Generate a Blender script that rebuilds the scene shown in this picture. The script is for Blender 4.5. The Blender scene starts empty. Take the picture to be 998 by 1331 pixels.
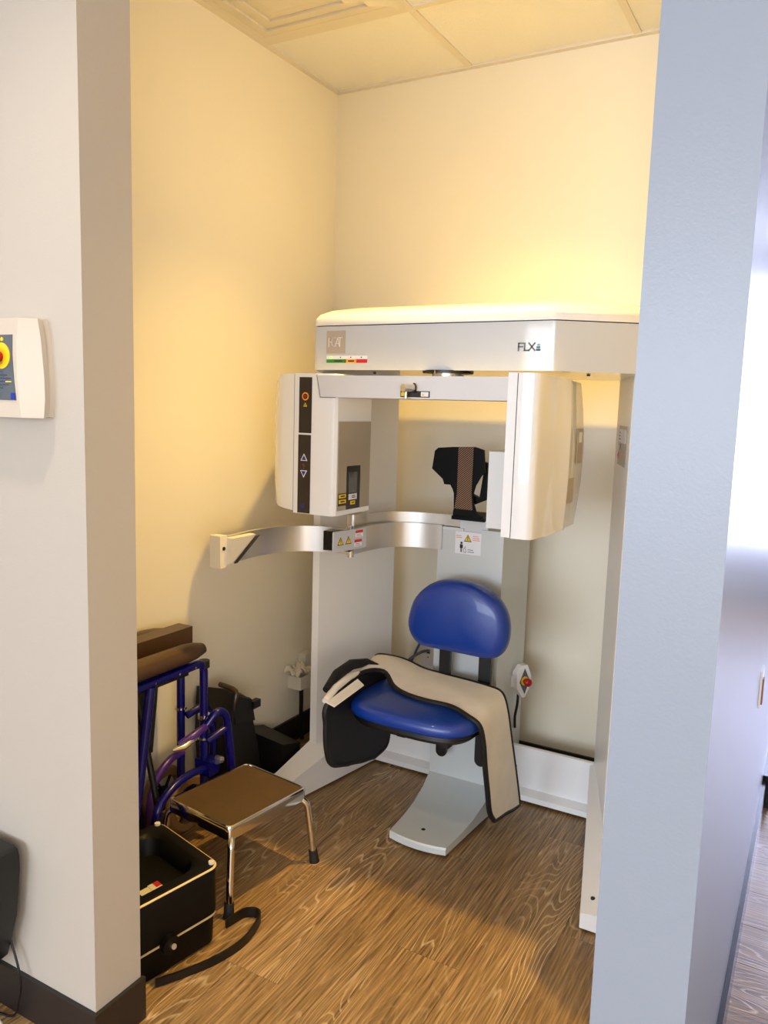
import bpy, bmesh, math, random
from mathutils import Vector, Matrix
random.seed(7)
C = bpy.context.scene.collection
SC = bpy.context.scene
PI = math.pi
R = math.radians

# ------------------------------------------------------------------ camera
CAM_H = 1.42
yaw, pitch, roll = R(29.0653), R(7.54), R(1.7334)
fw = Vector((-math.sin(yaw)*math.cos(pitch), math.cos(yaw)*math.cos(pitch), -math.sin(pitch)))
rt = Vector((math.cos(yaw), math.sin(yaw), 0)); up = rt.cross(fw)
r2 = rt*math.cos(roll) + up*math.sin(roll)
u2 = up*math.cos(roll) - rt*math.sin(roll)
cam_d = bpy.data.cameras.new('camera')
cam_d.sensor_fit = 'VERTICAL'; cam_d.sensor_height = 36.0
cam_d.lens = 36.0*1029.3/1331.0
cam_d.clip_start = 0.02
cam = bpy.data.objects.new('camera', cam_d); C.objects.link(cam)
M = Matrix((( r2.x, u2.x, -fw.x, 0), (r2.y, u2.y, -fw.y, 0), (r2.z, u2.z, -fw.z, CAM_H), (0, 0, 0, 1)))
cam.matrix_world = M
SC.camera = cam

# ------------------------------------------------------------------ world, exposure, lights
SC.view_settings.view_transform = 'Standard'
SC.view_settings.look = 'None'
SC.view_settings.gamma = 1.0
SC.view_settings.use_curve_mapping = False
SC.view_settings.exposure = 0.2
w = bpy.data.worlds.new('daylight'); SC.world = w; w.use_nodes = True
bg = w.node_tree.nodes['Background']
bg.inputs[0].default_value = (0.62, 0.76, 1.0, 1); bg.inputs[1].default_value = 1.2

def light(name, kind, loc, energy, color, rot=(0, 0, 0), **kw):
    d = bpy.data.lights.new(name, kind); d.energy = energy; d.color = color
    for k, v in kw.items(): setattr(d, k, v)
    o = bpy.data.objects.new(name, d); C.objects.link(o); o.location = loc; o.rotation_euler = rot
    return o
CEIL = 2.68
# recessed lamp above the scanner bay (warm), just outside the frame
LAMP = (-0.98, 2.122, CEIL-0.03)
light('alcove_lamp_light', 'SPOT', LAMP, 146, (1.0, 0.64, 0.16), spot_size=R(107), spot_blend=1.0, shadow_soft_size=0.022)
# recessed lamp in the front room near the left partition
LAMP2 = (-1.27, 0.52, CEIL-0.03)
light('front_lamp_light', 'SPOT', LAMP2, 44, (1.0, 0.86, 0.70), spot_size=R(108), spot_blend=1.0, shadow_soft_size=0.06)
# daylight through the window behind the camera
light('window_daylight', 'AREA', (-0.83, -6.42, 1.55), 340, (0.78, 0.87, 1.0), rot=(R(90), 0, 0), shape='RECTANGLE', size=5.6, size_y=2.05)
# unseen fill lamp, added to brighten the corridor from its far end
light('corridor_fill_light', 'AREA', (0.75, 6.8, 1.45), 165, (0.62, 0.68, 1.0), rot=(R(-90), 0, 0), shape='RECTANGLE', size=1.3, size_y=1.9)

# unseen fill lamp, added at the right to lift the jamb and bay wall
light('side_fill_light', 'AREA', (2.24, -2.2, 1.45), 105, (1.0, 0.93, 0.87), rot=(R(90), 0, R(90)), shape='RECTANGLE', size=2.8, size_y=1.6)

# ------------------------------------------------------------------ helpers: materials
def lin(c):
    return tuple((x/255/12.92 if x/255 <= 0.04045 else ((x/255+0.055)/1.055)**2.4) for x in c)
MATS = {}
def mat(name, rgb, rough=0.5, metal=0.0, spec=0.5, bump=0.0, bscale=80.0, vary=0.0, vscale=6.0, coat=0.0, emit=0.0):
    """principled material; rgb is sRGB 0-255; vary mottles the colour, bump adds fine relief"""
    if name in MATS: return MATS[name]
    m = bpy.data.materials.new(name); m.use_nodes = True
    nt = m.node_tree; b = nt.nodes['Principled BSDF']
    c = lin(rgb)
    b.inputs['Base Color'].default_value = (*c, 1)
    b.inputs['Roughness'].default_value = rough
    b.inputs['Metallic'].default_value = metal
    b.inputs['Specular IOR Level'].default_value = spec
    b.inputs['Coat Weight'].default_value = coat
    b.inputs['Coat Roughness'].default_value = 0.05
    if emit:
        b.inputs['Emission Color'].default_value = (*c, 1); b.inputs['Emission Strength'].default_value = emit
    tc = nt.nodes.new('ShaderNodeTexCoord')
    if vary:
        n = nt.nodes.new('ShaderNodeTexNoise'); n.inputs['Scale'].default_value = vscale; n.inputs['Detail'].default_value = 6
        nt.links.new(tc.outputs['Object'], n.inputs['Vector'])
        mx = nt.nodes.new('ShaderNodeMix'); mx.data_type = 'RGBA'
        mx.inputs[6].default_value = (*[x*(1-vary) for x in c], 1); mx.inputs[7].default_value = (*[min(1, x*(1+vary)) for x in c], 1)
        nt.links.new(n.outputs['Fac'], mx.inputs[0]); nt.links.new(mx.outputs[2], b.inputs['Base Color'])
    if bump:
        n2 = nt.nodes.new('ShaderNodeTexNoise'); n2.inputs['Scale'].default_value = bscale; n2.inputs['Detail'].default_value = 3
        nt.links.new(tc.outputs['Object'], n2.inputs['Vector'])
        bp = nt.nodes.new('ShaderNodeBump'); bp.inputs['Strength'].default_value = bump; bp.inputs['Distance'].default_value = 0.002
        nt.links.new(n2.outputs['Fac'], bp.inputs['Height']); nt.links.new(bp.outputs['Normal'], b.inputs['Normal'])
    MATS[name] = m
    return m

def brushed(name, rgb, rough=0.35, axis_scale=(4, 4, 260)):
    m = mat(name, rgb, rough, 0.85)
    nt = m.node_tree; b = nt.nodes['Principled BSDF']
    tc = nt.nodes.new('ShaderNodeTexCoord'); mp = nt.nodes.new('ShaderNodeMapping'); mp.inputs['Scale'].default_value = axis_scale
    n = nt.nodes.new('ShaderNodeTexNoise'); n.inputs['Scale'].default_value = 3; n.inputs['Detail'].default_value = 4
    nt.links.new(tc.outputs['Object'], mp.inputs['Vector']); nt.links.new(mp.outputs[0], n.inputs['Vector'])
    bp = nt.nodes.new('ShaderNodeBump'); bp.inputs['Strength'].default_value = 0.12; bp.inputs['Distance'].default_value = 0.001
    nt.links.new(n.outputs['Fac'], bp.inputs['Height']); nt.links.new(bp.outputs['Normal'], b.inputs['Normal'])
    return m

def wood(name, along='Y', tint=(1, 1, 1), rough=0.42):
    """limed oak plank: brown ground, pale cathedral contour lines, fine fibres"""
    m = bpy.data.materials.new(name); m.use_nodes = True
    nt = m.node_tree; N = nt.nodes.new; L = nt.links.new
    b = nt.nodes['Principled BSDF']
    tc = N('ShaderNodeTexCoord'); oi = N('ShaderNodeObjectInfo')
    off = N('ShaderNodeVectorMath'); off.operation = 'SCALE'; off.inputs[0].default_value = (37.0, 91.0, 13.0)
    L(oi.outputs['Random'], off.inputs['Scale'])
    add = N('ShaderNodeVectorMath'); add.operation = 'ADD'
    L(tc.outputs['Object'], add.inputs[0]); L(off.outputs[0], add.inputs[1])
    def noise(scale, detail, s, rough=0.5):
        mp = N('ShaderNodeMapping'); mp.inputs['Scale'].default_value = s
        n = N('ShaderNodeTexNoise'); n.inputs['Scale'].default_value = scale; n.inputs['Detail'].default_value = detail
        n.inputs['Roughness'].default_value = rough
        L(add.outputs[0], mp.inputs['Vector']); L(mp.outputs[0], n.inputs['Vector'])
        return n.outputs['Fac']
    st = (lambda a, l: (a, l, 1)) if along == 'Y' else (lambda a, l: (l, a, 1))
    def mth(op, a, bb=None):
        k = N('ShaderNodeMath'); k.operation = op
        for i, v in enumerate((a, bb)):
            if v is None: continue
            if isinstance(v, (int, float)): k.inputs[i].default_value = v
            else: L(v, k.inputs[i])
        return k.outputs[0]
    def ramp(v, pts):
        r = N('ShaderNodeValToRGB'); e = r.color_ramp.elements
        e[0].position, e[0].color = pts[0][0], (*pts[0][1], 1); e[1].position, e[1].color = pts[-1][0], (*pts[-1][1], 1)
        for p, c in pts[1:-1]: q = e.new(p); q.color = (*c, 1)
        L(v, r.inputs[0]); return r.outputs[0]
    big = noise(1.0, 1.5, st(7.5, 1.1))
    fib = noise(1.0, 5, st(170, 6.0), 0.6)
    cont = mth('ADD', mth('MULTIPLY', big, 34.0), mth('MULTIPLY', fib, 0.5))
    fr = mth('FRACT', cont)
    g = lambda v: (v, v, v)
    line = ramp(fr, [(0.0, g(0)), (0.68, g(0)), (0.90, g(1)), (1.0, g(0.0))])
    patch = ramp(noise(1.0, 2, st(4.0, 1.0)), [(0.42, g(0.10)), (0.66, g(1))])
    ground = ramp(fib, [(0.30, tuple(a*t for a, t in zip((0.090, 0.048, 0.020), tint))), (0.55, tuple(a*t for a, t in zip((0.310, 0.186, 0.074), tint))), (0.75, tuple(a*t for a, t in zip((0.54, 0.34, 0.155), tint)))])
    mx = N('ShaderNodeMix'); mx.data_type = 'RGBA'
    L(mth('MULTIPLY', mth('MULTIPLY', line, patch), 0.72), mx.inputs[0]); L(ground, mx.inputs[6])
    mx.inputs[7].default_value = (*[a*t for a, t in zip((0.80, 0.62, 0.38), tint)], 1)
    hs = N('ShaderNodeHueSaturation'); L(mx.outputs[2], hs.inputs['Color'])
    L(mth('ADD', mth('MULTIPLY', oi.outputs['Random'], 0.22), 0.88), hs.inputs['Value'])
    L(hs.outputs[0], b.inputs['Base Color'])
    b.inputs['Roughness'].default_value = rough
    bp = N('ShaderNodeBump'); bp.inputs['Strength'].default_value = 0.25; bp.inputs['Distance'].default_value = 0.0015
    L(mth('ADD', fib, mth('MULTIPLY', line, 0.4)), bp.inputs['Height']); L(bp.outputs['Normal'], b.inputs['Normal'])
    MATS[name] = m
    return m

def carbon(name, c1, c2):
    m = mat(name, (20, 20, 22), 0.55, spec=0.15)
    nt = m.node_tree; b = nt.nodes['Principled BSDF']; L = nt.links.new
    tc = nt.nodes.new('ShaderNodeTexCoord'); mp = nt.nodes.new('ShaderNodeMapping'); mp.inputs['Rotation'].default_value = (0, R(40), 0)
    wv = nt.nodes.new('ShaderNodeTexWave'); wv.bands_direction = 'Z'; wv.inputs['Scale'].default_value = 55
    rp = nt.nodes.new('ShaderNodeValToRGB'); e = rp.color_ramp.elements
    e[0].position = 0.35; e[0].color = (*lin(c1), 1); e[1].position = 0.65; e[1].color = (*lin(c2), 1)
    L(tc.outputs['Object'], mp.inputs[0]); L(mp.outputs[0], wv.inputs[0]); L(wv.outputs['Fac'], rp.inputs[0]); L(rp.outputs[0], b.inputs['Base Color'])
    return m

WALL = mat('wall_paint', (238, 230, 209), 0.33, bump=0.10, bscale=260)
WALLF = mat('dimmed_cream_paint', (180, 172, 161), 0.5, bump=0.14, bscale=220)  # the bay's cream paint, colour darkened to offset the stronger front-room light
WALLB = mat('dimmed_blue_grey_paint', (141, 149, 162), 0.34, bump=0.10, bscale=240)  # blue-grey paint, its colour darkened to hold down daylight on the wall end
WALL2 = mat('room_paint', (190, 189, 186), 0.5, bump=0.14, bscale=220)
CEILM = mat('ceiling_tile_board', (236, 233, 226), 0.9, bump=0.6, bscale=420, vary=0.05, vscale=260)
GRID = mat('ceiling_grid_metal', (224, 216, 200), 0.5)
BASEB = mat('black_vinyl_base', (34, 29, 28), 0.38)
BASEG = mat('black_gloss_base', (42, 40, 44), 0.22)
WHITE = mat('white_enamel', (236, 236, 236), 0.32, coat=0.8)
WHITE2 = mat('satin_white', (236, 235, 233), 0.36)
BARW = mat('bar_white', (214, 213, 214), 0.36)
SILVG = mat('silver_grey_enamel', (196, 199, 203), 0.32, coat=0.8)
GREYP = mat('pale_grey_paint', (214, 216, 217), 0.40)
GREYM = mat('grey_metallic_paint', (205, 209, 207), 0.42, 0.15)
BLACK = mat('black_plastic', (7, 7, 7), 0.42)
BLACKG = mat('black_gloss', (12, 11, 12), 0.16)
SMOKE = mat('dark_panel', (46, 40, 38), 0.3)
ALU = brushed('brushed_aluminium', (206, 202, 196), 0.36)
STEEL = mat('machined_steel', (205, 203, 198), 0.22, 0.9)
CHROME = mat('chrome', (225, 222, 216), 0.10, 1.0)
BLUEV = mat('blue_vinyl', (0, 52, 142), 0.36, spec=0.6, coat=0.25, bump=0.25, bscale=420, vary=0.10, vscale=9)
CANVAS = mat('beige_canvas', (234, 226, 210), 0.85, bump=0.35, bscale=300, vary=0.10, vscale=16)
NAVYC = mat('navy_lining', (10, 10, 15), 0.6, bump=0.2, bscale=240)
PIPING = mat('black_piping', (12, 11, 12), 0.6)
BROWNV = mat('brown_vinyl', (74, 52, 30), 0.35, bump=0.2, bscale=160, vary=0.18, vscale=10)
BLUET = mat('blue_enamel_tube', (9, 8, 98), 0.25)
PURPT = mat('purple_scuffed_tube', (66, 30, 118), 0.28, vary=0.35, vscale=22)
RUBBER = mat('black_rubber', (18, 17, 17), 0.7)
MATTOP = mat('brown_rubber_tread', (80, 58, 28), 0.6, bump=0.35, bscale=160, vary=0.22, vscale=12)
CASEM = mat('black_case_plastic', (4, 3, 3), 0.5, spec=0.22)
CREAM = mat('cream_plastic', (226, 219, 202), 0.42)
BEIGE = mat('beige_shell_plastic', (196, 184, 168), 0.45)
PANELG = mat('grey_control_film', (84, 92, 100), 0.35)
NAVYF = mat('navy_film', (24, 40, 84), 0.35)
RED = mat('red_plastic', (170, 14, 18), 0.3)
YEL = mat('yellow_print', (238, 202, 30), 0.45)
ORNG = mat('orange_print', (236, 160, 40), 0.45)
GRN = mat('green_print', (52, 132, 44), 0.45)
REDP = mat('red_print', (196, 28, 40), 0.45)
PINKP = mat('pink_print', (226, 92, 130), 0.5)
SALM = mat('salmon_print', (232, 128, 100), 0.5)
BLUP = mat('blue_print', (26, 46, 150), 0.4)
TEAL = mat('teal_print', (52, 112, 140), 0.4)
TEALD = mat('dark_teal_print', (28, 72, 104), 0.4)
TEALL = mat('light_teal_print', (132, 162, 176), 0.4)
TAUPE = mat('taupe_label', (178, 166, 152), 0.4)
SILV = mat('silver_label', (186, 188, 192), 0.35)
LABELW = mat('white_label', (232, 232, 236), 0.45)
GREYT = mat('grey_print', (104, 106, 110), 0.5)
BLKP = mat('black_print', (20, 18, 18), 0.5)
SHIELD = mat('tinted_shield', (168, 156, 136), 0.26)
GLASSD = mat('smoked_window', (92, 90, 88), 0.08)
LED = mat('lit_led', (120, 235, 60), 0.4, emit=2.0)
LAMPM = mat('lit_opal', (255, 214, 130), 0.4, emit=6.0)
TISSUE = mat('crumpled_tissue', (228, 222, 204), 0.9, bump=0.5, bscale=60)
RIML = mat('pale_rim', (226, 200, 150), 0.35)
BLUEC = mat('blue_cable', (58, 92, 150), 0.45)
TAN = mat('tan_tyre', (140, 108, 66), 0.6, vary=0.2, vscale=12)
BAGM = mat('black_nylon', (13, 10, 9), 0.5, bump=0.3, bscale=180)
FLOOR_Y = wood('oak_plank_bay', 'Y')
FLOOR_X = wood('oak_plank_corridor', 'X', (1.0, 0.95, 0.95), 0.30)
CARB = carbon('carbon_weave', (3, 3, 3), (15, 15, 16))
CARB2 = carbon('bronze_weave', (36, 26, 24), (150, 118, 92))
GLASS = mat('window_glass', (240, 246, 250), 0.02)
GLASS.node_tree.nodes['Principled BSDF'].inputs['Transmission Weight'].default_value = 1.0
BRASS = mat('brown_wood_edge', (150, 92, 58), 0.5)

# ------------------------------------------------------------------ helpers: objects
WLOC = {}
def props(o, label=None, cat=None, group=None, kind=None):
    if label: o['label'] = label
    if cat: o['category'] = cat
    if group: o['group'] = group
    if kind: o['kind'] = kind
    return o
def thing(name, loc, label, cat, group=None):
    o = bpy.data.objects.new(name, None); C.objects.link(o); o.location = loc; o.empty_display_size = 0.05
    WLOC[o.name] = Vector(loc)
    return props(o, label, cat, group)
def ob(name, bm, m, parent=None, label=None, cat=None, group=None, kind=None, smooth=32, bevel=0.0, seg=2, origin=None):
    """link a bmesh (world coordinates) as one object"""
    if bevel:
        es = [e for e in bm.edges if len(e.link_faces) == 2 and e.calc_face_angle(0) > R(25)]
        bmesh.ops.bevel(bm, geom=es, offset=bevel, segments=seg, profile=0.5, affect='EDGES', clamp_overlap=True)
    bmesh.ops.recalc_face_normals(bm, faces=bm.faces)
    base = Vector((0, 0, 0))
    if parent is not None: base = WLOC.get(parent.name, Vector((0, 0, 0)))
    org = Vector(origin) if origin is not None else None
    if org is None:
        if parent is None:
            xs = [v.co for v in bm.verts]
            org = Vector(((min(v.x for v in xs)+max(v.x for v in xs))/2, (min(v.y for v in xs)+max(v.y for v in xs))/2, min(v.z for v in xs)))
        else: org = base
    bmesh.ops.translate(bm, verts=bm.verts, vec=-org)
    me = bpy.data.meshes.new(name); bm.to_mesh(me); bm.free()
    mats = m if isinstance(m, (list, tuple)) else [m]
    for k in mats: me.materials.append(k)
    if smooth:
        me.shade_smooth(); me.set_sharp_from_angle(angle=R(smooth))
    o = bpy.data.objects.new(name, me); C.objects.link(o)
    if parent is not None: o.parent = parent
    o.location = org - base
    WLOC[o.name] = org
    if bevel and smooth:
        wn = o.modifiers.new('weighted_normals', 'WEIGHTED_NORMAL'); wn.keep_sharp = True
    return props(o, label, cat, group, kind)
def struct(name, bm, m, parent=None, **kw):
    return ob(name, bm, m, parent, kind=None if parent else 'structure', **kw)

# ------------------------------------------------------------------ helpers: shapes
def BM(): return bmesh.new()
def box(bm, x0, x1, y0, y1, z0, z1, mi=0):
    vs = [bm.verts.new((x, y, z)) for z in (z0, z1) for x, y in ((x0, y0), (x1, y0), (x1, y1), (x0, y1))]
    for f in ((3, 2, 1, 0), (4, 5, 6, 7), (0, 1, 5, 4), (1, 2, 6, 5), (2, 3, 7, 6), (3, 0, 4, 7)):
        bm.faces.new([vs[i] for i in f]).material_index = mi
    return bm
def hexa(bm, pts):
    """8 points: four of the bottom (ring), four of the top"""
    vs = [bm.verts.new(p) for p in pts]
    for f in ((3, 2, 1, 0), (4, 5, 6, 7), (0, 1, 5, 4), (1, 2, 6, 5), (2, 3, 7, 6), (3, 0, 4, 7)):
        bm.faces.new([vs[i] for i in f])
    return bm
def loft(bm, rings, closed=True, caps=True, mi=0):
    rs = [[bm.verts.new(p) for p in r] for r in rings]
    n = len(rs[0])
    for a, b in zip(rs, rs[1:]):
        for i in range(n if closed else n-1):
            j = (i+1) % n
            f = bm.faces.new((a[i], a[j], b[j], b[i])); f.material_index = mi
    if caps:
        bm.faces.new(rs[0][::-1]).material_index = mi; bm.faces.new(rs[-1]).material_index = mi
    return bm
def prism_z(bm, poly, z0, z1): return loft(bm, [[(x, y, z0) for x, y in poly], [(x, y, z1) for x, y in poly]])
def prism_y(bm, poly, y0, y1): return loft(bm, [[(x, y0, z) for x, z in poly], [(x, y1, z) for x, z in poly]])
def catmull(pts, n=6, closed=False):
    P = [Vector(p) for p in pts]; out = []; m = len(P)
    rng = range(m) if closed else range(m-1)
    for i in rng:
        if closed: p0, p1, p2, p3 = P[(i-1) % m], P[i], P[(i+1) % m], P[(i+2) % m]
        else:
            p1, p2 = P[i], P[i+1]; p0 = P[i-1] if i else p1*2-p2; p3 = P[i+2] if i+2 < m else p2*2-p1
        for k in range(n):
            t = k/n
            out.append(0.5*((2*p1)+(p2-p0)*t+(2*p0-5*p1+4*p2-p3)*t*t+(3*p1-p0-3*p2+p3)*t**3))
    if not closed: out.append(P[-1].copy())
    return out
def tube(bm, pts, r, n=12, curve=0, mi=0):
    P = catmull(pts, curve) if curve else [Vector(p) for p in pts]
    rings = []; ref = None
    for i, p in enumerate(P):
        t = (P[min(i+1, len(P)-1)]-P[max(i-1, 0)]).normalized()
        if ref is None: ref = Vector((0, 0, 1)) if abs(t.z) < 0.9 else Vector((1, 0, 0))
        a = (ref - t*ref.dot(t)).normalized(); b = t.cross(a); ref = a
        rr = r[i] if isinstance(r, (list, tuple)) else r
        rings.append([p + (a*math.cos(2*PI*k/n)+b*math.sin(2*PI*k/n))*rr for k in range(n)])
    return loft(bm, rings, mi=mi)
def fillet(pts, rad, n=6):
    """round the corners of a polyline"""
    P = [Vector(p) for p in pts]; out = [P[0]]
    for a, b, c in zip(P, P[1:], P[2:]):
        u, v = (a-b), (c-b); r = min(rad, u.length*0.48, v.length*0.48); u.normalize(); v.normalize()
        s, e = b+u*r, b+v*r
        for k in range(n+1):
            t = k/n; out.append(s*(1-t)**2+b*2*t*(1-t)+e*t*t)
    out.append(P[-1]); return out
def cyl(bm, p, q, r, n=20, mi=0): return tube(bm, [p, q], r, n, mi=mi)
def lathe(bm, prof, c, n=32, mi=0):
    rings = [[(c[0]+rr*math.cos(2*PI*k/n), c[1]+rr*math.sin(2*PI*k/n), c[2]+z) for k in range(n)] for rr, z in prof]
    return loft(bm, rings, mi=mi)
def band(bm, path, z0, z1, t):
    """upright strip along a plan path with thickness t"""
    P = [Vector((p[0], p[1], 0)) for p in path]; rings = []
    for i, p in enumerate(P):
        d = (P[min(i+1, len(P)-1)]-P[max(i-1, 0)]).normalized(); nn = Vector((-d.y, d.x, 0))*t/2
        rings.append([(p+nn)+Vector((0, 0, z0)), (p-nn)+Vector((0, 0, z0)), (p-nn)+Vector((0, 0, z1)), (p+nn)+Vector((0, 0, z1))])
    return loft(bm, rings)
class Frame:
    """a flat place for labels: origin, in-plane u (right) and v (up), outward n"""
    def __init__(s, o, u, v):
        s.o = Vector(o); s.u = Vector(u).normalized(); s.v = Vector(v).normalized(); s.n = s.u.cross(s.v)
    def p(s, a, b, c=0): return s.o+s.u*a+s.v*b+s.n*c
def plate(bm, F, poly, c0, c1):
    return loft(bm, [[F.p(a, b, c0) for a, b in poly], [F.p(a, b, c1) for a, b in poly]])
def rect(x0, y0, x1, y1): return [(x0, y0), (x1, y0), (x1, y1), (x0, y1)]
def stroke(bm, F, pts, wd, c0, c1):
    for a, b in zip(pts, pts[1:]):
        d = Vector((b[0]-a[0], b[1]-a[1])); 
        if d.length < 1e-6: continue
        d.normalize(); e = d*wd*0.5; n = Vector((-d.y, d.x))*wd*0.5
        A = Vector(a)-e; B = Vector(b)+e
        plate(bm, F, [A-n, B-n, B+n, A+n], c0, c1)
    return bm
def arc(cx, cy, rx, ry, a0, a1, n=10): return [(cx+rx*math.cos(R(a0+(a1-a0)*k/n)), cy+ry*math.sin(R(a0+(a1-a0)*k/n))) for k in range(n+1)]
def circ(cx, cy, r, n=20): return [(cx+r*math.cos(2*PI*k/n), cy+r*math.sin(2*PI*k/n)) for k in range(n)]
def rrect(x0, y0, x1, y1, r, n=4):
    out = []
    for cx, cy, a in ((x1-r, y0+r, -90), (x1-r, y1-r, 0), (x0+r, y1-r, 90), (x0+r, y0+r, 180)):
        out += [(cx+r*math.cos(R(a+90*k/n)), cy+r*math.sin(R(a+90*k/n))) for k in range(n+1)]
    return out
def label(name, F, poly, m, parent, c=0.0008, lab=None): return ob(name, plate(BM(), F, poly, -0.0004, c), m, parent, lab, smooth=0)
def tri(cx, cy, s): return [(cx-s, cy-s*0.8), (cx+s, cy-s*0.8), (cx, cy+s*0.95)]
def lines(bm, F, x0, x1, y0, y1, n, wd, c):
    for k in range(n):
        y = y1-(y1-y0)*(k+0.5)/n; xe = x0+(x1-x0)*(0.72+0.28*((k*37) % 5)/4)
        stroke(bm, F, [(x0, y), (xe, y)], wd, -0.0004, c)
    return bm
def warning(F, cx, cy, s, parent, c=0.0012):
    ob('warning_triangle', plate(BM(), F, tri(cx, cy, s), 0, c), BLKP, parent, smooth=0)
    ob('warning_triangle', plate(BM(), F, tri(cx, cy-s*0.02, s*0.74), 0, c+0.0004), YEL, parent, smooth=0)
    b = stroke(BM(), F, [(cx, cy+s*0.36), (cx, cy-s*0.14)], s*0.16, 0, c+0.0008); stroke(b, F, [(cx, cy-s*0.34), (cx, cy-s*0.36)], s*0.16, 0, c+0.0008)
    ob('warning_mark', b, BLKP, parent, smooth=0)

# ------------------------------------------------------------------ setting
XL, YB, YF0, YF1 = -1.879, 2.885, 1.071, 1.199      # bay left wall, back wall, partition faces
XJ, XR0, XR1 = -1.27, -0.2275, -0.10                # jamb edge, right wall faces
floor = struct('floor', box(BM(), -4.4, 2.5, -6.8, 7.2, -0.10, -0.006), FLOOR_Y)
def plank_mesh(wd, ln, along):
    b = BM()
    if along == 'Y': box(b, -wd/2, wd/2, -ln/2, ln/2, -0.006, 0)
    else: box(b, -ln/2, ln/2, -wd/2, wd/2, -0.006, 0)
    es = [e for e in b.edges if all(v.co.z > -1e-5 for v in e.verts)]
    bmesh.ops.bevel(b, geom=es, offset=0.0004, segments=1, affect='EDGES')
    me = bpy.data.meshes.new('plank'); b.to_mesh(me); b.free(); me.materials.append(FLOOR_Y if along == 'Y' else FLOOR_X)
    return me
def plank(me, x, y):
    o = bpy.data.objects.new('plank', me); C.objects.link(o); o.parent = floor; o.location = Vector((x, y, 0))-WLOC[floor.name]
PW = 0.182
py_ = plank_mesh(PW-0.0006, 1.2194, 'Y')
for i in range(10):
    x = -0.155-PW*(i+0.5)
    y0 = -0.9+(i*0.47) % 1.22
    k = 0
    while y0+k*1.22 < 2.88:
        y = y0+k*1.22+0.61
        if y+0.61 > 0.2: plank(py_, x, y)
        k += 1
pxs = {}
for i in range(32):
    y = 1.05+PW*(i+0.5); xa = -0.15; k = 0
    if y > 6.9: break
    while xa < 1.6:
        ln = 1.22 if k else round(1.22-(i*0.43) % 1.1, 2)
        if ln not in pxs: pxs[ln] = plank_mesh(PW-0.0006, ln-0.0006, 'X')
        plank(pxs[ln], xa+ln/2, y); xa += ln; k += 1

# ceiling: slab, tiles, grid
ceiling = struct('ceiling', box(BM(), -4.4, 2.5, -6.8, 7.2, CEIL+0.012, CEIL+0.12), CEILM)
GX = [-1.288+0.61*k for k in range(-3, 6)]; GY = [2.39-0.61*k for k in range(-7, 9)]
def tile_mesh(x0, x1, y0, y1):
    b = BM(); x, y = (x1-x0)/2-0.011, (y1-y0)/2-0.011
    box(b, -x, x, -y, y, 0.006, 0.012); me = bpy.data.meshes.new('ceiling_tile'); b.to_mesh(me); b.free(); me.materials.append(CEILM)
    return me
full = tile_mesh(0, 0.61, 0, 0.61)
def tile(x0, x1, y0, y1):
    me = full if abs(x1-x0-0.61) < 1e-3 and abs(y1-y0-0.61) < 1e-3 else tile_mesh(x0, x1, y0, y1)
    o = bpy.data.objects.new('ceiling_tile', me); C.objects.link(o); o.parent = ceiling
    o.location = Vector(((x0+x1)/2, (y0+y1)/2, CEIL))-WLOC[ceiling.name]
cells_x = [(XL, -1.288), (-1.288, -0.678), (-0.678, XR0)]
cells_y = [(2.39, YB), (1.78, 2.39), (1.17, 1.78), (0.56, 1.17), (-0.05, 0.56)]
for i, (a, b_) in enumerate(cells_x):
    for j, (c, d) in enumerate(cells_y):
        if (i, j) == (0, 1): continue
        tile(a, b_, c, d)
def bar(x0, x1, y0, y1): ob('grid_bar', box(BM(), x0, x1, y0, y1, CEIL, CEIL+0.012), GRID, ceiling, smooth=0)
for x in (-1.288, -0.678): bar(x-0.012, x+0.012, -0.05, YB)
for y in (2.39, 1.78, 1.17, 0.56):
    for a, b_ in cells_x: bar(a+0.012, b_-0.012, y-0.012, y+0.012)
ob('wall_angle', box(BM(), XL, XR0, YB-0.022, YB, CEIL-0.002, CEIL+0.012), GRID, ceiling, smooth=0)
ob('wall_angle', box(BM(), XL, XL+0.022, 1.2, YB-0.022, CEIL-0.002, CEIL+0.012), GRID, ceiling, smooth=0)

# stepped air diffuser in the corner cell
t = thing('air_diffuser', (-1.583, 2.085, CEIL), 'square cream air diffuser with stepped rings in the ceiling corner', 'air vent')
def ring_sq(s0, s1, z0, z1):
    b = BM(); cx, cy = -1.583, 2.085; q = ((-1, -1), (1, -1), (1, 1), (-1, 1))
    def r(s, z): return [(cx+s*a*0.967, cy+s*c, z) for a, c in q]
    loft(b, [r(s0, z0), r(s1, z1), r(s1, CEIL+0.003), r(s0, CEIL+0.003)], caps=False)
    return b
ob('outer_frame', ring_sq(0.293, 0.255, CEIL-0.001, CEIL-0.003), GRID, t, smooth=0)
for k, (s0, s1) in enumerate(((0.256, 0.204), (0.206, 0.149), (0.151, 0.09))):
    ob('stepped_ring', ring_sq(s0, s1, CEIL-0.002-0.003*k, CEIL-0.014-0.003*k), GRID, t, smooth=0)
ob('backing_plate', box(BM(), -1.868, -1.298, 1.79, 2.38, CEIL+0.004, CEIL+0.010), GRID, t, smooth=0)
b = BM(); box(b, -1.583-0.0885, -1.583+0.0885, 2.085-0.0915, 2.085+0.0915, CEIL-0.021, CEIL-0.016); ob('center_plate', b, GRID, t, smooth=0)

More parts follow.
